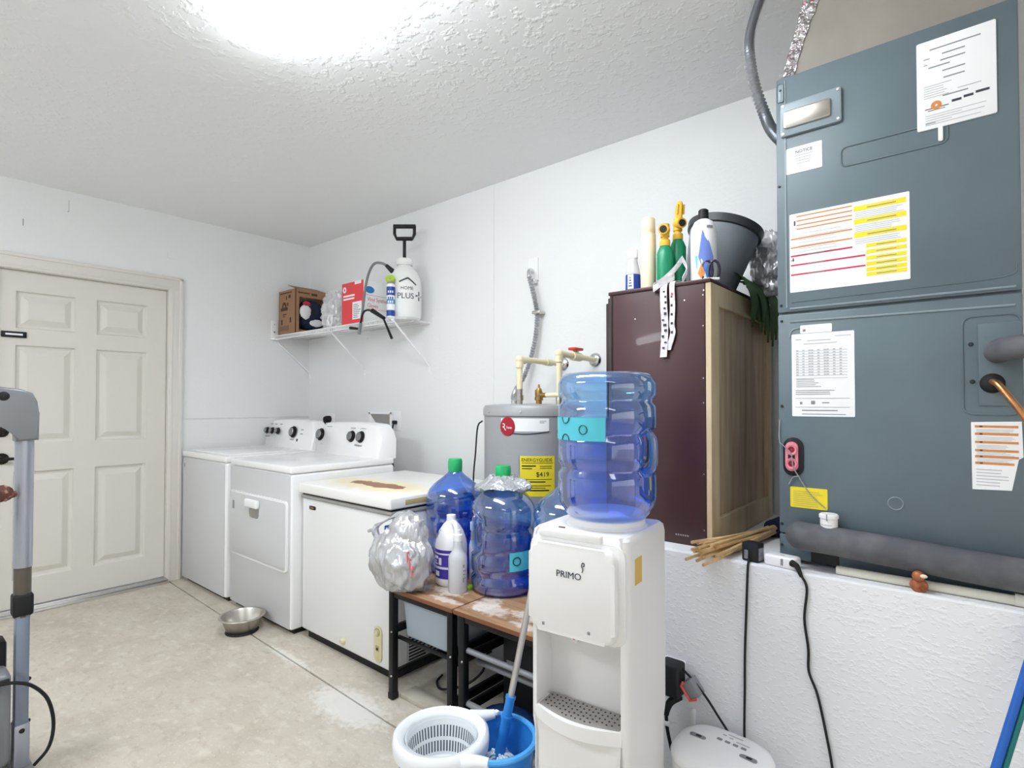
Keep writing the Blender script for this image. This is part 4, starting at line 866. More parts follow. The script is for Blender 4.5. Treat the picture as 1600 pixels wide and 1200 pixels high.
t = jar('spray_bottle', 'white bottle with black cap and blue diamond design on cabinet corner', 'bottle', sb[0], sb[1], [(.001, 0), (.040, 0), (.0425, .006), (.0425, .165), (.040, .19), (.030, .212), (.018, .220), (.001, .221)], 'white_plastic', (('cap', [(.017, .218), (.0175, .222), (.0165, .252), (.012, .256), (.001, .257)], 'case_black'),))
a = math.atan2(-1.85, .71)
def bent_poly(pts, rad, m, nm, parent):
    b = B(); n = len(pts); rings = []
    bm = b.bm; cvx = sum(p for p, q in pts)/n; cvz = sum(q for p, q in pts)/n
    vs = [bm.verts.new((sb[0]+rad*math.cos(a+p/rad), sb[1]+rad*math.sin(a+p/rad), TOP+q)) for p, q in pts]
    mids = [bm.verts.new((sb[0]+rad*math.cos(a+(p*.5+cvx*.5)/rad), sb[1]+rad*math.sin(a+(p*.5+cvx*.5)/rad), TOP+q*.5+cvz*.5)) for p, q in pts]
    c = bm.verts.new((sb[0]+rad*math.cos(a+cvx/rad), sb[1]+rad*math.sin(a+cvx/rad), TOP+cvz))
    for i in range(n):
        j = (i+1) % n; bm.faces.new((vs[i], vs[j], mids[j], mids[i])); bm.faces.new((mids[i], mids[j], c))
    return b.done(nm, m, parent)
bent_poly([(-.004, .175), (-.018, .085), (.0, .035), (.03, .02), (.034, .085), (.02, .13)], .0436, 'periwinkle', 'blue_design', t)
bent_poly([(-.030, .09), (-.022, .035), (-.02, .09)], .0434, 'label_aqua', 'aqua_design', t)
bent_poly([(-.020, .030), (-.008, .062), (.004, .030), (-.008, .012)], .0442, 'orange', 'orange_design', t)
bent_poly([(.004, .036), (.012, .058), (.02, .03), (.01, .01)], .0446, 'print_blue', 'blue_spot', t)
b = B(); wrap(b, sb, .0415, a+.25, a+.75, TOP+.182, TOP+.19, .0012, 6); b.done('printing', 'grey_print', t)
# tilted wastebasket
tilt = M.Translation((3.580, -.40, TOP+.028)) @ M.Rotation(R(-17), 4, V((.64, .76, 0)).cross(V((0, 0, 1)))) 
t = thing('wastebasket', 'dark grey tapered plastic wastebasket leaning on top of the cabinet', 'wastebasket', (3.63, -.40, TOP))
b = B(); b.lathe([(.001, 0), (.090, 0), (.094, .005), (.130, .235), (.126, .235), (.090, .010), (.001, .008)], axis=tilt, n=44); b.done('tub', 'bucket_grey', t)
b = B(); b.lathe([(.128, .215), (.136, .218), (.140, .245), (.132, .250), (.124, .244), (.126, .222)], axis=tilt, n=44); b.done('rim', 'bucket_rim', t)
# scissors
t = thing('scissors', 'scissors with dark purple handles lying at the cabinet corner', 'scissors', (3.69, -.67, TOP))
for dx, lean in ((0, 0), (.016, .02)):
    pts = [(3.676+dx+.016*math.cos(q)+lean*.2, -.668+dx*.5+.006*math.cos(q), TOP+.036+.034*math.sin(q)) for q in [2*PI*k/14 for k in range(14)]]
    B().tube(pts, .0045, 8, False, 0, True).done('handle', 'scissor_purple', t)
B().tube([(3.672, -.69, TOP+.006), (3.715, -.665, TOP+.006)], .0045, 8).done('blade', 'white_plastic', t)
# printed ribbon hanging over the edge
t = thing('ribbon', 'white printed ribbon hanging down over the front of the dark red cabinet', 'ribbon', (3.555, -.73, TOP-.25))
def strip(b, pts, w_, wd=(1, 0, 0), th=.0012):
    pts = catmull(pts, 5); wd = V(wd).normalized(); rings = []
    for i, p in enumerate(pts):
        d = (pts[min(i+1, len(pts)-1)]-pts[max(i-1, 0)]).normalized(); nr = d.cross(wd).normalized()*th; h = wd*(w_/2)
        rings.append([p-h-nr, p+h-nr, p+h+nr, p-h+nr])
    return b.loft(rings)
r1 = strip(B(), [(3.556, -.66, TOP+.012), (3.552, -.70, TOP+.010), (3.553, -.733, TOP-.006), (3.553, -.735, TOP-.07), (3.556, -.733, TOP-.15), (3.551, -.735, TOP-.248)], .024).done('tail', 'white_cloth', t)
r2 = strip(B(), [(3.582, -.66, TOP+.012), (3.580, -.70, TOP+.010), (3.581, -.731, TOP-.006), (3.583, -.732, TOP-.08), (3.580, -.731, TOP-.14), (3.583, -.731, TOP-.17), (3.566, -.731, TOP-.225)], .018).done('tail', 'white_cloth', t)
b = B(); strip(b, [(3.60, -.69, TOP+.085), (3.575, -.70, TOP+.05), (3.54, -.71, TOP+.018), (3.515, -.725, TOP-.002), (3.520, -.738, TOP-.012), (3.55, -.738, TOP+.004), (3.585, -.72, TOP+.022)], .022, (.1, -.3, 1)); strip(b, [(3.60, -.69, TOP+.085), (3.612, -.68, TOP+.05), (3.60, -.69, TOP+.012)], .022, (.1, -.3, 1)); b.done('loop', 'white_cloth', t)
b = B(); rd = random.Random(9)
for k in range(11):
    z = TOP-.03-.019*k; x = 3.545+.014*rd.random(); b.box((x, -.7385, z), (x+.006+.004*rd.random(), -.734, z+.004+.006*rd.random()))
for k in range(5): b.box((3.577, -.7345, TOP-.05-.03*k), (3.584, -.7322, TOP-.042-.03*k))
b.done('printing', 'dark_print', t, smooth=0)
B().box((3.577, -.7348, TOP-.045), (3.588, -.7318, TOP-.03), .002).done('red_mark', 'carton_red', t)
# bag and leaves at the back
B().ball((3.752, -.185, TOP+.14), .105, 5, (.70, .75, 1.2), crumple(61, .30, 2.4), zmin=TOP+.01).done('plastic_bag', 'bag_grey', label='crumpled silvery grey bag behind the wastebasket next to the air handler', cat='bag', smooth=70)
t = thing('leaf_garland', 'dark green artificial leaves drooping over the back of the cabinet', 'plant', (3.72, -.30, TOP))
rd = random.Random(17)
for k in range(13):
    y = -.42+.029*k; L_ = .07+.07*rd.random()+(.05 if k > 6 else 0); ox = rd.uniform(-.02, .02)
    p = catmull([(3.675+ox, y, TOP+.05+.02*rd.random()), (3.715, y+.01, TOP+.048), (3.738+ox*.4, y+.02, TOP-.03), (3.730+ox*.3, y+.03+rd.uniform(-.02, .02), TOP-L_)], 4)
    b = B(); rings = []
    for i, q in enumerate(p):
        s = i/(len(p)-1); w_ = .036*math.sin(PI*min(1, .15+.85*s))**.7+.002
        rings.append([q+V((0, -w_, .004)), q+V((.005, 0, 0)), q+V((0, w_, .004)), q+V((-.003, 0, 0))])
    b.loft(rings); b.done('leaf', 'leaf_green', t)

# ---------------- air handler ----------------
hx0, hx1, hy0, hz0, hz1 = 3.906, 4.443, -.72, .794, 2.218
t = thing('air_handler', 'tall dark grey metal air handler cabinet standing on the white ledge', 'air handler', ((hx0+hx1)/2, -.46, LZ))
B().box((hx0, hy0+.012, hz0), (hx1, -.19, hz1), .004).done('casing', 'hvac_paint', t)
B().box((hx0, hy0, 1.5165), (hx1, hy0+.014, hz1), .005, 2).done('upper_panel', 'hvac_paint', t)
B().box((hx0, hy0, .868), (hx1, hy0+.014, 1.511), .005, 2).done('lower_panel', 'hvac_paint', t)
B().box((hx0, hy0+.002, hz0), (hx1, hy0+.016, .864), .003, 2).done('base_strip', 'hvac_paint', t)
for x in (hx0+.03, hx1-.09): B().box((x, hy0+.05, LZ), (x+.06, -.22, hz0)).done('support', 'hvac_dark', t)
def emb(pts, r=.0028, m='hvac_light', sm=0): return B().tube(pts, r, 6, True, sm).done('pressed_rib', m, t)
yy = hy0-.0003
def emb_rr(x0, x1, z0, z1, r, open_=None, rr=.0024):
    p = [(x, yy, z) for x, z in rrect(x1-x0, z1-z0, r, 5, (x0+x1)/2, (z0+z1)/2)]; B().tube(p, rr, 6, False, 0, True).done('pressed_rib', 'hvac_paint', t)
emb([(3.940, yy, 1.526), (4.432, yy, 1.526)], .003); emb([(3.940, yy, 1.488), (4.430, yy, 1.482)], .003)
emb_rr(4.075, 4.309, 1.908, 1.962, .014)
emb([(3.932, yy, hz1-.012), (3.932, yy, 1.53)], .0022)
emb([(3.945, yy, 1.545), (4.20, yy, 1.548), (4.41, yy, 1.552), (4.435, yy, 1.58)], .0018, 'hvac_paint', 4)
B().box((3.99, hy0-.001, hz0+.002), (4.06, hy0+.004, .84)).done('drain_gap', 'black', t)
emb([(3.938, yy, 1.44), (3.945, yy, 1.462), (3.966, yy, 1.468)], .0022, sm=4)
emb_rr(4.332, 4.47-.03, 1.222, 1.462, .02)
pl = B().box((4.362, hy0-.003, 1.243), (hx1-.002, hy0+.001, 1.442), .001).done('line_plate', 'hvac_paint', t)
for x, z, r in ((3.919, 2.181, .004), (3.914, 1.894, .004), (3.916, 1.538, .004), (3.917, 1.492, .004), (3.916, 1.240, .0045), (3.913, .894, .0045), (3.912, .832, .0045), (4.348, 1.394, .0055), (4.350, 1.302, .0055)):
    ax = M.Translation((x, hy0, z)) @ M.Rotation(PI/2, 4, 'X'); B().lathe([(.001, .003), (r*.7, .003), (r, 0)], axis=ax, n=10).done('screw', 'hvac_dark', t)
# switch plate at top left
sp = B().prism(rrect(.158, .098, .006, 3, 3.999, 2.085), (0, hy0-.010, 0), (1, 0, 0), (0, 0, 1), .012, .003).done('breaker_plate', 'hvac_light', t)
b = B(); b.prism(rrect(.122, .052, .006, 3, 3.992, 2.082), (0, hy0-.017, 0), (1, 0, 0), (0, 0, 1), .012, .004); b.done('breaker_window', 'steel', sp, label='shiny metal-grey breaker window')
b = B()
for x in (3.928, 4.070):
    for z in (2.044, 2.126): b.cyl((x, hy0-.012, z), (x, hy0-.009, z), .0035, n=10)
b.done('screw', 'alu', sp)
B().box((hx0+.004, hy0-.0015, 2.145), (hx0+.022, hy0, 2.20), .004).done('worn_patch', 'hvac_light', t)
def plate(name, x0, x1, z0, z1, m, label=None, y=hy0, r=.003):
    return B().prism(rrect(x1-x0, z1-z0, r, 3, (x0+x1)/2, (z0+z1)/2), (0, y-.0012, 0), (1, 0, 0), (0, 0, 1), .0016).done(name, m, t, label=label, smooth=0)
YP = hy0-.0012
p = plate('notice_label', 3.934, 4.028, 1.923, 2.0, 'label_white', 'white notice label')
letters('NOTICE', (3.958, YP, 1.980), (1, 0, 0), (0, 0, 1), .0125, 'dark_print', p)
mark([(3.955+.002*k, 4.005-.003*k, 1.972-.008*k, 1.974-.008*k) for k in range(4)], YP, 'faint_print', p)
B().prism(rrect(.156, .229, .004, 3, 4.3255, 2.0645), (0, hy0-.004, 0), (1, 0, 0), (0, 0, 1), .004, .001).done('document_sleeve', 'label_white', t, label='white paper in a clear sleeve')
YD = hy0-.004
d_ = [o for o in t.children if o.name.startswith('document_sleeve')][0]
mark([(4.275, 4.375, 2.152, 2.155), (4.300, 4.345, 2.134, 2.137), (4.262, 4.275, 2.131, 2.133), (4.296, 4.345, 2.118, 2.121), (4.272, 4.315, 2.106, 2.109), (4.262, 4.270, 2.116, 2.118), (4.300, 4.345, 2.090, 2.093), (4.302, 4.344, 2.072, 2.075), (4.300, 4.350, 2.026, 2.029)], YD, 'grey_print', d_)
mark(lines(4.262, 4.320, 2.030, 2.066, 6, .25, .5, 3)+lines(4.265, 4.39, 1.960, 1.990, 5, .25, .6, 8)+[(4.33, 4.375, 2.036, 2.038), (4.265, 4.285, 1.963, 1.967)], YD, 'faint_print', d_)
mark([(4.318, 4.337, 2.005, 2.011), (4.341, 4.360, 2.008, 2.014), (4.364, 4.390, 2.011, 2.017)], YD, 'dark_print', d_)
ax = M.Translation((4.287, YD, 2.008)) @ M.Rotation(PI/2, 4, 'X'); B().lathe([(.003, .0008), (.011, .0008)], axis=ax, n=16).done('sun_mark', 'label_orange', d_)
mark([(4.264, 4.312, 2.001, 2.003), (4.270, 4.305, 1.996, 1.9975)], YD, 'rusty', d_)
B().prism(rrect(.010, .040, .004, 3, 4.295, 1.934), (0, hy0-.0045, 0), (1, 0, 0), (0, 0, 1), .004, .001).done('sleeve_tab', 'label_white', d_)
# big warning label
p = plate('warning_label', 3.941, 4.229, 1.573, 1.803, 'label_white', 'large warning label with yellow and orange bands')
mark([(3.960, 4.100, z, z+.0035) for z in (1.792, 1.779, 1.766, 1.755)]+[(3.944, 4.100, z, z+.004) for z in (1.727, 1.702)], YP, 'label_orange', p, 'orange_bands')
mark([(3.944, 4.100, 1.677, 1.6815), (3.944, 4.130, 1.650, 1.6545), (3.944, 4.130, 1.622, 1.6265)], YP, 'label_red', p, 'red_bands')
mark([(4.104, 4.222, z, z+.014) for z in (1.776, 1.740, 1.703)]+[(4.132, 4.222, z, z+.0105) for z in (1.672, 1.655, 1.638, 1.622, 1.607, 1.594)], YP, 'label_yellow', p, 'yellow_bands')
mark(lines(4.106, 4.22, 1.756, 1.775, 4, .3, .2, 1)+lines(4.106, 4.21, 1.719, 1.739, 4, .3, .2, 2)+lines(4.106, 4.215, 1.686, 1.702, 3, .3, .2, 3)+lines(3.965, 4.09, 1.68, 1.75, 8, .16, .3, 5), YP, 'faint_print', p)
mark([(4.135, 4.20, z+.005, z+.0075) for z in (1.776, 1.740, 1.703)]+[(4.155, 4.20, z+.004, z+.006) for z in (1.672, 1.655, 1.638, 1.622, 1.607, 1.594)]+[(3.99, 4.03, z+.001, z+.0032) for z in (1.677, 1.650, 1.622)], YP-.0006, 'grey_print', p)
mark([(3.953, 3.957, 1.768, 1.782), (3.944, 3.954, 1.666, 1.668), (3.949, 3.952, 1.664, 1.674)], YP, 'dark_print', p, 'symbol')
# lower labels
p = plate('rating_label', 3.944, 4.102, 1.211, 1.450, 'label_white', 'tall white specification label')
mark([(3.955, 3.970, 1.432, 1.435), (3.985, 4.045, 1.428, 1.430), (4.055, 4.095, 1.437, 1.439), (3.975, 4.06, 1.419, 1.421)]+[(3.954, 4.085, 1.398-.0078*k, 1.3992-.0078*k) for k in range(11)]+[(3.956+.013*c+.003*(c % 3), 3.962+.013*c+.003*(c % 3), 1.400-.0078*k, 1.403-.0078*k) for c in range(9) for k in range(10)], YP, 'faint_print', p)
mark(lines(3.956, 4.03, 1.296, 1.322, 5, .3, .6, 3)+lines(3.954, 4.07, 1.274, 1.290, 3, .35, .3, 6)+[(3.953, 4.09, 1.2625, 1.2635), (3.953, 4.09, 1.2375, 1.2385), (3.965, 3.971, 1.246, 1.253), (3.994, 4.004, 1.246, 1.256), (4.022, 4.040, 1.249, 1.252), (3.970, 4.06, 1.227, 1.230), (3.97, 4.08, 1.217, 1.219)], YP, 'grey_print', p)
p = plate('small_label', 3.967, 4.048, 1.451, 1.4745, 'label_white'); mark([(3.974, 3.981, 1.456, 1.463)], YP, 'grey_print', p, 'symbol')
b = B(); pts = [(4.346, 1.203), (4.438, 1.206), (4.440, 1.122), (4.432, 1.116), (4.419, 1.042), (4.347, 1.039)]
p = B().prism(pts, (0, hy0-.0012, 0), (1, 0, 0), (0, 0, 1), .0016).done('orange_label', 'label_white', t, smooth=0, label='white label with orange bands and a cut corner')
OZ = (1.190, 1.172, 1.152, 1.132, 1.117, 1.101)
mark([(4.353, 4.432 if z > 1.11 else 4.424, z, z+.0055) for z in OZ], YP, 'label_orange', p, 'orange_bands')
mark([(4.362, 4.367, z+.0012, z+.0045) for z in OZ], YP-.0006, 'dark_print', p, 'symbol')
mark([q for z in (1.178, 1.160, 1.140, 1.123, 1.107) for q in lines(4.356, 4.430, z, z+.010, 3, .3, .3, int(z*1000))]+lines(4.355, 4.415, 1.05, 1.095, 6, .25, .3, 2), YP, 'faint_print', p)
p = plate('yellow_label', 3.937, 4.033, .947, 1.006, 'label_yellow', 'small yellow label'); mark(lines(3.945, 4.022, .953, .999, 8, .22, .25, 5), YP, 'ivory_dark', p)
# drain ports
op = B().prism(rrect(.054, .112, .026, 7, 3.946, 1.093), (0, hy0-.004, 0), (1, 0, 0), (0, 0, 1), .006, .002).done('port_surround', 'case_black', t)
B().prism(rrect(.034, .085, .016, 7, 3.943, 1.094), (0, hy0-.009, 0), (1, 0, 0), (0, 0, 1), .006, .002).done('port_body', 'hole_pink', op)
for z in (1.114, 1.073):
    ax = M.Translation((3.943, hy0-.009, z)) @ M.Rotation(PI/2, 4, 'X'); B().lathe([(.009, .002), (.0145, .004), (.016, .0)], axis=ax, n=20).done('port_ring', 'hole_pink', op); B().lathe([(.001, .001), (.010, .001)], axis=ax, n=18).done('port_hole', 'hole_red', op)
B().prism([(-.009, .006), (0, .001), (.009, .006), (.009, -.006), (0, -.001), (-.009, -.006)], (3.943, hy0-.0105, 1.0935), (1, 0, 0), (0, 0, 1), .001).done('bow_mark', 'case_black', op, smooth=0)
B().tube([(3.910, hy0-.003, 1.20), (3.909, hy0-.004, 1.14), (3.925, hy0-.012, 1.122), (3.943, hy0-.014, 1.102), (3.948, hy0-.014, 1.066), (3.960, hy0-.010, 1.040), (3.99, hy0-.006, .99), (4.030, hy0-.004, .952)], .0016, 6, True, 5).done('loose_wire', 'conduit', t)
B().tube([(3.960, hy0-.006, 1.038), (3.945, hy0-.005, 1.033), (3.934, hy0-.004, 1.012)], .0016, 6, True, 4).done('loose_wire', 'conduit', t)
ax = M.Translation((4.191, hy0, .985)) @ M.Rotation(PI/2, 4, 'X'); B().lathe([(.015, 0), (.0165, .002), (.018, 0)], axis=ax, n=28).done('knockout', 'hvac_light', t)
# refrigerant lines
t = thing('refrigerant_line', 'thick black insulated pipe entering the right edge of the air handler', 'pipe', (4.42, -.80, 1.37))
B().tube([(4.398, hy0-.002, 1.372), (4.402, hy0-.045, 1.374), (4.425, hy0-.082, 1.376), (4.47, hy0-.095, 1.376), (4.62, hy0-.10, 1.376), (4.9, hy0-.10, 1.37)], .027, 18, True, 6).done('insulation', 'foam_pipe', t)
t = thing('copper_line', 'bare copper pipe bending down from the air handler panel', 'pipe', (4.41, -.78, 1.25))
ax = M.Translation((4.387, hy0-.003, 1.297)) @ M.Rotation(PI/2, 4, 'X'); B().lathe([(.001, .012), (.016, .010), (.022, .004), (.024, 0)], axis=ax, n=22).done('grommet', 'black_rubber', t)
B().tube([(4.387, hy0-.006, 1.297), (4.388, hy0-.035, 1.300), (4.398, hy0-.055, 1.290), (4.425, hy0-.075, 1.245), (4.47, hy0-.085, 1.17), (4.60, hy0-.085, 1.02), (4.80, hy0-.085, .90)], .0075, 12, True, 6).done('tube', 'copper', t)
# drain pipes along the ledge
t = thing('drain_pipe', 'black foam-wrapped pipe with white cap running along the bottom of air handler', 'pipe', (4.2, -.765, LZ))
py = hy0-.041
b = B(); b.tube([(3.968, py+.03, .874), (3.972, py+.004, .874), (3.99, py, .874), (4.04, py, .873), (4.20, py, .866), (4.45, py, .854), (4.9, py, .845)], lambda s: .039 if s > .06 else .030+.009*s/.06, 20, True, 5); b.done('insulation', 'foam_pipe', t)
b = B(); b.lathe([(.001, .047), (.021, .047), (.024, .044), (.024, .036), (.0215, .034), (.0215, -.005), (.001, -.005)], (4.042, py+.006, .898), 28); cp2 = b.done('cleanout_cap', 'white_plastic', t)
B().box((4.040, py-.019, .928), (4.0425, py-.0165, .946)).done('crack', 'grey_print', cp2, smooth=0)
for z in (.905, .915): wrap(B(), (4.042, py+.006), .0217, R(-150), R(-60), z, z+.002, .0004, 8).done('printing', 'faint_print', cp2)
t = thing('pvc_pipe', 'cream pvc pipe lying along the ledge beneath the black foam pipe', 'pipe', (4.2, -.757, LZ))
B().tube([(4.06, hy0-.036, LZ+.012), (4.43, hy0-.040, LZ+.0125)], .0115, 14).done('pipe', 'pvc_grey', t); B().cyl((4.420, hy0-.040, LZ+.0145), (4.46, hy0-.040, LZ+.0145), .0145, n=16).done('coupling', 'pvc_grey', t); B().cyl((4.45, hy0-.040, LZ+.0125), (4.9, hy0-.040, LZ+.0125), .0115, n=14).done('pipe', 'pvc_grey', t)
t = thing('brown_figure', 'small shiny brown lumpy figure sitting on the white ledge', 'figurine', (4.243, -.778, LZ))
B().ball((4.243, -.785, LZ+.016), .020, 3, (.95, .65, .9), crumple(71, .10, 3)).done('base', 'figure_brown', t)
B().ball((4.243, -.797, LZ+.041), .0135, 3, (1, .75, 1), crumple(73, .08, 3)).done('head', 'figure_brown', t); B().ball((4.253, -.803, LZ+.044), .007, 2, (1.3, .7, .7)).done('pale_tip', 'cream', t)
# duct above
t = thing('air_duct', 'grey-brown duct with foil taped edge rising from air handler', 'duct', (4.2, -.45, hz1))
b = B(); zz0, zz1 = hz1, CEIL-.002
b.loft([[(3.918, -.69, zz0), (4.435, -.69, zz0), (4.435, -.21, zz0), (3.918, -.21, zz0)], [(4.022, -.69, zz1), (4.435, -.69, zz1), (4.435, -.21, zz1), (4.022, -.21, zz1)]]); b.done('plenum', 'duct_board', t, smooth=0)
b = B(); n_ = 14; rings = []
for k in range(n_+1):
    s = k/n_; x = 3.918+(4.022-3.918)*s; z = zz0+(zz1-zz0)*s; j = .006*noise.noise(V((k*.8, 2, 0))); w_ = .026+.02*s+.008*noise.noise(V((k*.6, 5, 0)))
    rings.append([(x-.004, -.60, z), (x-.006+j*.5, -.693, z), (x-.002, -.698+j*.3, z), (x+w_, -.6935, z), (x+w_, -.690, z), (x+.004, -.688, z)])
b.loft(rings); b.done('foil_tape', 'foil', t, smooth=60)
b = B(); b.prism([(4.10, 2.53), (4.24, 2.545), (4.25, 2.578), (4.05, 2.578)], (0, -.693, 0), (1, 0, 0), (0, 0, 1), .003); b.prism([(4.22, 2.40), (4.226, 2.40), (4.226, 2.405), (4.22, 2.405)], (0, -.692, 0), (1, 0, 0), (0, 0, 1), .002); b.done('foil_patch', 'foil', t, smooth=0)
t = thing('flex_conduit', 'grey ribbed metal conduit curving from ceiling to air handler', 'conduit', (3.8, -.60, CEIL))
cc = catmull([(3.835, -.60, CEIL-.001), (3.815, -.60, 2.53), (3.798, -.60, 2.474), (3.794, -.60, 2.41), (3.809, -.60, 2.30), (3.842, -.60, 2.182), (3.866, -.60, 2.12), (3.907, -.60, 2.06)], 18)
ribbed(B(), cc, .0150, 14).done('conduit', 'conduit', t)

# ---------------- ledge clutter and cords ----------------
t = thing('stick_bundle', 'bundle of thin tan sticks lying across ledge edge by the cabinet', 'sticks', (3.74, -.62, LZ))
rd = random.Random(5)
tip, end = V((3.738, -.885, LZ+.008)), V((3.812, -.40, LZ+.028))
for k in range(22):
    o = V((rd.uniform(-.040, .040), rd.uniform(-.03, .07), rd.uniform(-.010, .045))); e = V((rd.uniform(-.012, .012), rd.uniform(-.05, .05), rd.uniform(-.014, .014)))
    a_, c_ = tip+o, end+e
    s = (-.79-a_.y)/(c_.y-a_.y)
    B().tube([a_, c_], .0048, 6).done('stick', 'stick_tan', t)
B().cyl((3.808, -.43, LZ+.03), (3.826, -.335, LZ+.034), .030, n=16).done('wrapper', 'dark_blue', t)
t = thing('power_adapter', 'black power adapter sitting on the white ledge with its cord hanging', 'adapter', (3.845, -.765, LZ))
b = B(); b.box((-.025, -.020, 0), (.025, .020, .055), .005, 2, M.Translation((3.845, -.768, LZ)) @ M.Rotation(R(-12), 4, 'Z')); ad = b.done('body', 'case_black', t)
b = B(); b.box((-.010, -.022, .008), (.002, -.0195, .034), .002, 1, M.Translation((3.840, -.768, LZ)) @ M.Rotation(R(-12), 4, 'Z')); b.done('clip', 'tube_grey', ad); b = B(); b.box((.0252, -.014, .006), (.0258, .014, .042), 0, 1, M.Translation((3.845, -.768, LZ)) @ M.Rotation(R(-12), 4, 'Z')); b.done('rating_sticker', 'grey_print', ad, smooth=0)
B().tube([(3.842, -.789, LZ+.008), (3.842, -.806, LZ-.01), (3.838, -.808, .66), (3.832, -.806, .52), (3.831, -.807, .41), (3.830, -.81, .30), (3.828, -.80, .20), (3.83, -.83, .010)], .0035, 8, True, 6).done('cord', 'black_rubber', t)
t = thing('power_tap', 'white power tap lying on the ledge below air handler with black plug', 'power tap', (3.93, -.775, LZ))
b = B(); m_ = M.Translation((3.925, -.770, LZ)) @ M.Rotation(R(-8), 4, 'Z'); b.box((-.042, -.024, 0), (.045, .022, .032), .007, 3, m_); bd = b.done('body', 'white_plastic', t)
b = B(); b.box((.006, -.0245, .008), (.013, -.0235, .026), 0, 1, m_); b.box((-.002, -.006, .0315), (.010, -.003, .0325), 0, 1, m_); b.done('slot', 'grey_print', bd)
B().tube([(3.958, -.797, LZ+.020), (3.972, -.806, LZ+.016), (3.984, -.808, LZ-.01)], lambda s: .010-.005*s, 10, True, 4).done('plug', 'black_rubber', t)
B().tube([(3.982, -.808, LZ-.004), (3.997, -.807, .743), (3.990, -.806, .66), (3.999, -.806, .58), (4.000, -.807, .52), (4.020, -.807, .465), (4.040, -.808, .37), (4.056, -.81, .27), (4.07, -.82, .10), (4.08, -.84, .008)], .0035, 8, True, 6).done('cord', 'black_rubber', t)
t = thing('wall_adapter', 'black wall adapter plugged in beside the dispenser, with a grey and orange plug', 'adapter', (3.63, -.83, .0))
B().box((3.585, -.812, .352), (3.652, -.80, .442), .003).done('outlet_plate', 'white_plastic', t)
B().box((3.590, -.872, .347), (3.657, -.812, .448), .010, 3).done('body', 'case_black', t)
b = B(); m_ = M.Translation((3.688, -.835, .385)) @ M.Rotation(R(-38), 4, 'Y'); b.box((-.018, -.022, -.026), (.018, .022, .026), .004, 2, m_); b.done('second_plug', 'tube_grey', t)
b = B(); b.tube([m_ @ V(p) for p in ((-.006, -.024, .028), (-.019, -.024, .022), (-.019, -.024, -.024), (.004, -.024, -.028))], .004, 6); b.done('orange_clip', 'red_clip', t)
B().tube([(3.655, -.84, .435), (3.690, -.835, .405), (3.73, -.83, .362), (3.76, -.83, .325), (3.80, -.84, .285), (3.83, -.87, .26)], .0035, 8, True, 5).done('cord', 'black_rubber', t)
B().tube([(3.636, -.815, .333), (3.622, -.85, .325), (3.612, -.855, .300), (3.610, -.855, .285)], lambda s: .013-.004*s, 10, True, 4).done('cord_plug', 'black_rubber', t)
B().tube([(3.610, -.855, .29), (3.612, -.852, .24), (3.628, -.85, .17), (3.65, -.84, .08), (3.62, -.83, .006), (3.50, -.85, .006)], .0055, 8, True, 5).done('thick_cord', 'black_rubber', t)
B().box((3.590, -.862, .252), (3.622, -.845, .266), .004).done('clip', 'white_plastic', t)
B().box((3.668, -.808, .235), (3.684, -.80, .305), .004).done('wall_cover', 'white_plastic', label='small white cover strip on the low wall under the outlet', cat='cover')
# white rounded appliance
ox, oy, oz = 3.812, -.945, .300
t = thing('white_device', 'white rounded device with four buttons on the floor before the ledge', 'device', (ox, oy, 0), R(-3))
def sq(r, z, ox_=0): 
    return [((abs(math.cos(q))**.72)*math.copysign(1, math.cos(q))*r*1.06, (abs(math.sin(q))**.72)*math.copysign(1, math.sin(q))*r*.92, z) for q in [2*PI*k/48 for k in range(48)]]
B().loft([sq(.105, 0), sq(.112, .01), sq(.118, .20), sq(.118, .265)]).done('body', 'white_plastic', t, local=True, smooth=50)
ld = B().loft([sq(.119, .267), sq(.122, .272), sq(.122, .284), sq(.116, .296), sq(.100, .302), sq(.05, .3045)]).done('lid', 'white_plastic', t, local=True, smooth=60)
for x, y in ((-.072, .010), (.070, .004)):
    b = B().prism(rrect(.046, .016, .007, 5, x, y), (0, 0, .3056), (1, 0, 0), (0, 1, 0), .004, .001); g = b.done('handle_slot', 'tube_grey', ld, local=True)
    B().prism(rrect(.016, .010, .004, 4, x+.002, y), (0, 0, .3060), (1, 0, 0), (0, 1, 0), .001).done('slot_gap', 'case_black', g, local=True)
for k in range(4): B().prism(rrect(.014, .009, .002, 3, -.020+.022*k, .036), (0, 0, .3064), (1, 0, 0), (0, 1, 0), .004, .0006).done('button', 'tube_grey', ld, local=True)
b = B()
for x0_, x1_, y_ in ((-.010, .030, .074), (.02, .055, .052), (-.022, -.012, .064), (-.002, .008, .060)): b.box((x0_, y_, .300), (x1_, y_+.003, .3052 if y_ < .07 else .3044))
b.done('printing', 'faint_print', ld, local=True, smooth=0)
# blue pole at right
t = thing('broom_pole', 'blue pole with a green shadow tube leaning at the right before the ledge', 'pole', (4.27, -1.0, 0))
B().tube([(4.262, -1.02, .012), (4.466, -.815, .80)], .0085, 12).done('handle', 'pole_blue', t)
B().tube([(4.276, -1.014, .012), (4.480, -.812, .80)], .006, 10).done('shadow_tube', 'pole_shadow_green', t)  # green tube modelled in place of the pole's shadow

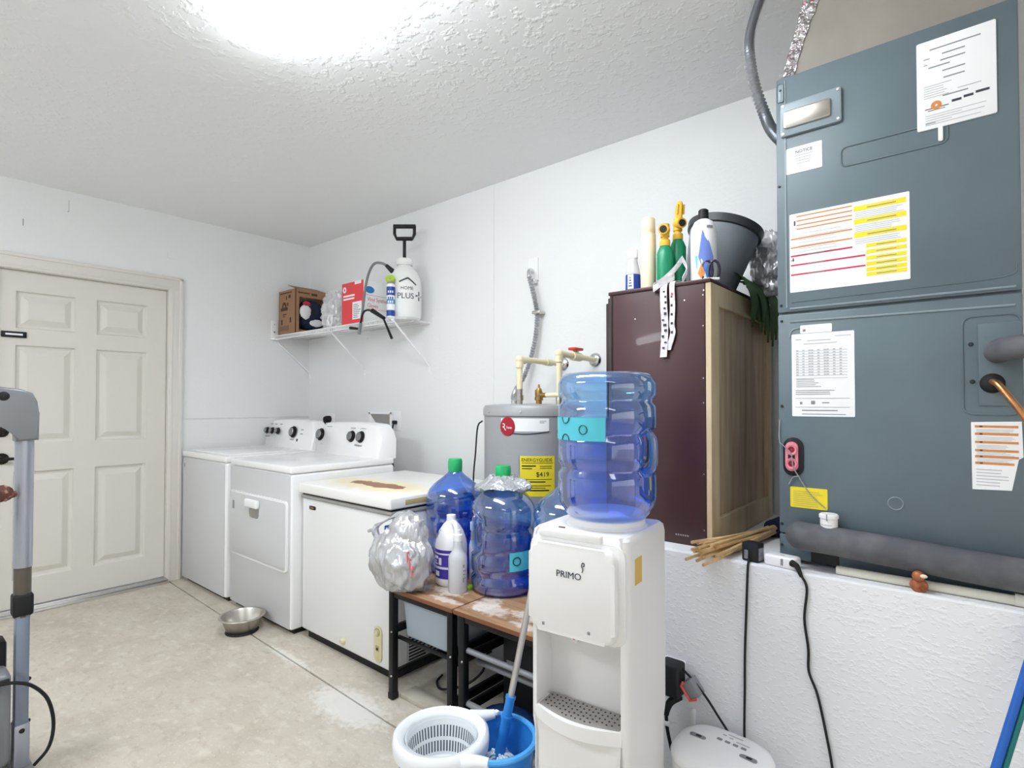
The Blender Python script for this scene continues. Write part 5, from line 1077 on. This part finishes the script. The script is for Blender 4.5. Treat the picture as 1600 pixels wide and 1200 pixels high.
# ---------------- mop bucket ----------------
A_, C_ = V((3.127, -1.350)), V((3.252, -1.252)); ux = (C_-A_).normalized(); uy = V((-ux.y, ux.x)); Lc = (C_-A_).length
BZ = .258
def outline(z, ra, rc, n=22, pinch=.018):
    pts = []
    for k in range(n+1):      # left circle, from upper to lower side
        q = R(62)+R(236)*k/n; p = A_+ux*(ra*math.cos(q))+uy*(ra*math.sin(q)); pts.append((p.x, p.y, z))
    for k in range(n+1):
        q = R(-112)+R(224)*k/n; p = C_+ux*(rc*math.cos(q))+uy*(rc*math.sin(q)); pts.append((p.x, p.y, z))
    return pts
t = thing('mop_bucket', 'bright blue mop bucket with a white wringer basin on the floor', 'bucket', (3.19, -1.30, 0), 0)
b = B(); b.loft([outline(0, .100, .092), outline(.012, .106, .097), outline(BZ-.012, .130, .119), outline(BZ-.012, .134, .124), outline(BZ, .134, .124), outline(BZ+.001, .126, .116), outline(BZ-.014, .124, .114), outline(.018, .098, .090)], True, True); b.done('bucket', 'mop_blue', t, smooth=35)
pts = outline(BZ+.002, .131, .121)[23:46]
B().tube(pts, .0085, 8).done('rim', 'mop_blue_light', t)
# white basin: collar over the left end, round basket
b = B(); nn = 56; c0 = A_
def circ(r, z): return [(c0.x+r*math.cos(2*PI*k/nn), c0.y+r*math.sin(2*PI*k/nn), z) for k in range(nn)]
b.loft([circ(.141, BZ-.030), circ(.143, BZ-.006), circ(.141, BZ+.012), circ(.132, BZ+.018), circ(.112, BZ+.010), circ(.107, BZ-.004), circ(.107, BZ-.03), circ(.112, BZ-.032), circ(.136, BZ-.030)], False, False)
for sgn in (1, -1):
    q0 = A_+ux*.075+uy*(.112*sgn); q1 = A_+ux*(Lc*.95)+uy*(.121*sgn)
    p = [(q0.x, q0.y, BZ-.005), ((q0.x+q1.x)/2-uy.x*.004*sgn, (q0.y+q1.y)/2-uy.y*.004*sgn, BZ-.001), (q1.x, q1.y, BZ+.001)]
    b.tube(p, lambda s: .022-.008*s, 10, True, 5)
ba = b.done('wringer_collar', 'basin_white', t, smooth=50)
b = B(); b.loft([circ(.103, BZ+.004), circ(.101, BZ-.008), circ(.092, BZ-.065), circ(.088, BZ-.108), circ(.070, BZ-.116), circ(.002, BZ-.118)], False, False); b.loft([circ(.107, BZ+.002), circ(.105, BZ-.002), circ(.101, BZ-.004)], False, False); b.loft([circ(.108, BZ-.03), circ(.100, BZ-.06), circ(.096, BZ-.12)], False, False); bk = b.done('wringer_basket', 'basin_white', t, smooth=50)
b = B()
for k in range(60):
    a = 2*PI*k/60; ca, sa = math.cos(a), math.sin(a); w_ = V((-sa, ca, 0))*.0021
    for za, zb2 in ((BZ-.022, BZ-.055), (BZ-.066, BZ-.098)):
        def rr(z): 
            dz = BZ-z
            return (.101-(dz-.008)*(.009/.057) if dz < .065 else .092-(dz-.065)*(.004/.043))-.0006
        p0 = V((c0.x+rr(za)*ca, c0.y+rr(za)*sa, za)); p1 = V((c0.x+rr(zb2)*ca, c0.y+rr(zb2)*sa, zb2)); b.quad(p0-w_, p0+w_, p1+w_, p1-w_)
b.done('slots', 'slot_dark', bk, smooth=0)
q = A_+ux*.155+uy*.115; B().box((q.x-.006, q.y-.006, BZ+.004), (q.x+.010, q.y+.008, BZ+.016), .003).done('latch', 'label_white', t)
# mop standing in it
t = thing('mop', 'mop with a silver pole and blue socket standing in the blue bucket', 'mop', (3.215, -1.19, .03))
P0, P1 = V((3.2180, -1.193, .160)), V((3.2640, -1.12, .562)); d = (P1-P0)
B().tube([P0+d*.40, P0+d*1.62], .0105, 14).done('pole', 'alu', t)
b = B(); b.tube([P0+d*.0, P0+d*.10, P0+d*.28], lambda s: .0155 if s > .4 else .019, 14); b.tube([P0+d*.28, P0+d*.30], .0185, 14); b.tube([P0+d*.30, P0+d*.43], .0145, 14); b.tube([P0+d*.425, P0+d*.445], .0165, 14); b.done('socket', 'mop_blue', t)
b = B(); rd = random.Random(3)
for k in range(34):
    a = 2*PI*rd.random(); r = .03+.035*rd.random(); b.tube([P0+V((0, 0, .0)), P0+V((r*.6*math.cos(a), r*.6*math.sin(a), .018-.02*rd.random())), P0+V((r*math.cos(a), r*math.sin(a), -.01-.05*rd.random()))], .0045, 5, True, 3)
b.done('strings', 'mop_string', t, kind='stuff')

# ---------------- bowl ----------------
t = thing('dog_bowl', 'steel pet bowl on the concrete floor in front of the dryer', 'bowl', (1.255, -1.075, 0))
bxy = (1.262, -1.106, .003)
B().lathe([(r*.885, z) for r, z in [(.001, .003), (.072, .003), (.080, .006), (.090, .012), (.118, .080), (.122, .083), (.131, .080), (.134, .083), (.131, .088), (.118, .087), (.113, .080), (.086, .016), (.074, .010), (.001, .010)]], bxy, 48).done('bowl', 'steel', t)
B().lathe([(.068, 0), (.083, 0), (.085, .004), (.079, .012), (.076, .010)], (bxy[0], bxy[1], 0), 40).done('rubber_foot', 'black_rubber', t)

# ---------------- treadmill at the left edge ----------------
tx, ty = 1.90, -2.118
t = thing('treadmill', 'folded grey treadmill cropped by the left edge, its upright post in view', 'treadmill', (1.9, -2.4, 0))
for y in (ty, -2.74):
    s = 1 if y == ty else -1
    up_ = B().box((tx-.022, y-.018, .035), (tx+.022, y+.018, .56), .004).done('upright', 'tread_blue', t)
    B().cyl((tx, y, .535), (tx, y, .76), .0235, n=20).done('lower_tube', 'taupe_shade', t)  # shadow on the lower post is painted into this dark colour
    B().box((tx-.028, y-.027, .540), (tx+.028, y+.027, .612), .008, 3).done('sleeve', 'black_rubber', t)
    b = B(); b.tube([(tx, y, .70), (tx, y, 1.0), (tx, y, 1.16)], .0255, 22); b.done('upper_tube', 'tread_silver', t)
    b = B(); yo = lambda v: y+s*v
    prof = [(.033, 1.125), (.033, 1.215), (.028, 1.255), (.015, 1.283), (-.015, 1.296), (-.10, 1.308), (-.10, 1.185), (-.050, 1.172), (-.028, 1.150), (-.026, 1.122)]
    poly = [(q, z) for q, z in prof]
    if s > 0: b.prism(poly, (tx+.032, y, 0), (0, 1, 0), (0, 0, 1), .064, .008, 3)
    else: b.prism([(-q, z) for q, z in reversed(poly)], (tx+.032, y, 0), (0, 1, 0), (0, 0, 1), .064, .008, 3)
    kb = b.done('corner_bracket', 'tread_grey', t)
    ax = M.Translation((tx+.032, yo(-.058), 1.272)) @ M.Rotation(PI/2, 4, 'Y'); B().lathe([(.001, .001), (.013, .001), (.015, 0)], axis=ax, n=20).done('bolt_hole', 'case_black', kb)
    fb = B().box((tx-.03, y-.020, .03), (tx+.03, y+.021, .185), .005).done('foot_bracket', 'tread_silver', t)
    ax = M.Translation((tx+.030, y, .165)) @ M.Rotation(PI/2, 4, 'Y'); B().lathe([(.001, .004), (.007, .003), (.008, 0)], axis=ax, n=12).done('bolt', 'case_black', fb)
    b = B()
    for z in (.32, .18): b.ball((tx, y+s*.020, z), .007, 2)
    b.done('bolt', 'case_black', up_)
    B().box((1.55, y-.03, .0), (2.35, y+.03, .045), .008).done('base_rail', 'tread_grey', t)
B().cyl((tx+.005, -2.155, 1.196), (tx+.005, -2.70, 1.196), .016, n=16).done('handlebar', 'tread_silver', t)
B().cyl((tx+.005, -2.150, 1.196), (tx+.005, -2.166, 1.196), .024, n=16).done('bar_clip', 'black_rubber', t)
B().box((1.84, -2.71, .075), (1.955, -2.148, .375), .018, 3).done('motor_cover', 'tread_grey', t)
b = B().box((1.958, -2.19, .09), (1.962, -2.180, .35)).box((1.955, -2.30, .352), (1.962, -2.155, .36)); b.done('cover_seam', 'hvac_dark', t, smooth=0)
B().box((1.78, -2.71, .03), (1.86, -2.148, .455), .012, 2).done('deck_end', 'case_black', t)
b = B(); b.tube([(1.965, -2.30, .352), (1.965, -2.176, .350), (1.965, -2.13, .338), (1.965, -2.097, .315), (1.965, -2.062, .265), (1.965, -2.045, .20), (1.965, -2.044, .14), (1.965, -2.058, .09), (1.955, -2.09, .05)], .0055, 8, True, 6); b.done('cable', 'black_rubber', t)
t2_ = B(); t2_.ball((1.93, -2.178, .955), .030, 3, (.5, 1.0, .9), crumple(81, .22, 2)); t2_.ball((1.93, -2.155, .948), .014, 2, (.6, 1.2, .8)); t2_.tube([(1.93, -2.19, .93), (1.93, -2.195, .87), (1.93, -2.20, .84)], .010, 8)
t2_.tube([(1.902, -2.135, .95), (1.925, -2.155, .95)], .008, 8)
t2_.done('hand_grip', 'rusty', t, label='reddish-brown worn grip')
for o in bpy.data.objects: o.select_set(False)
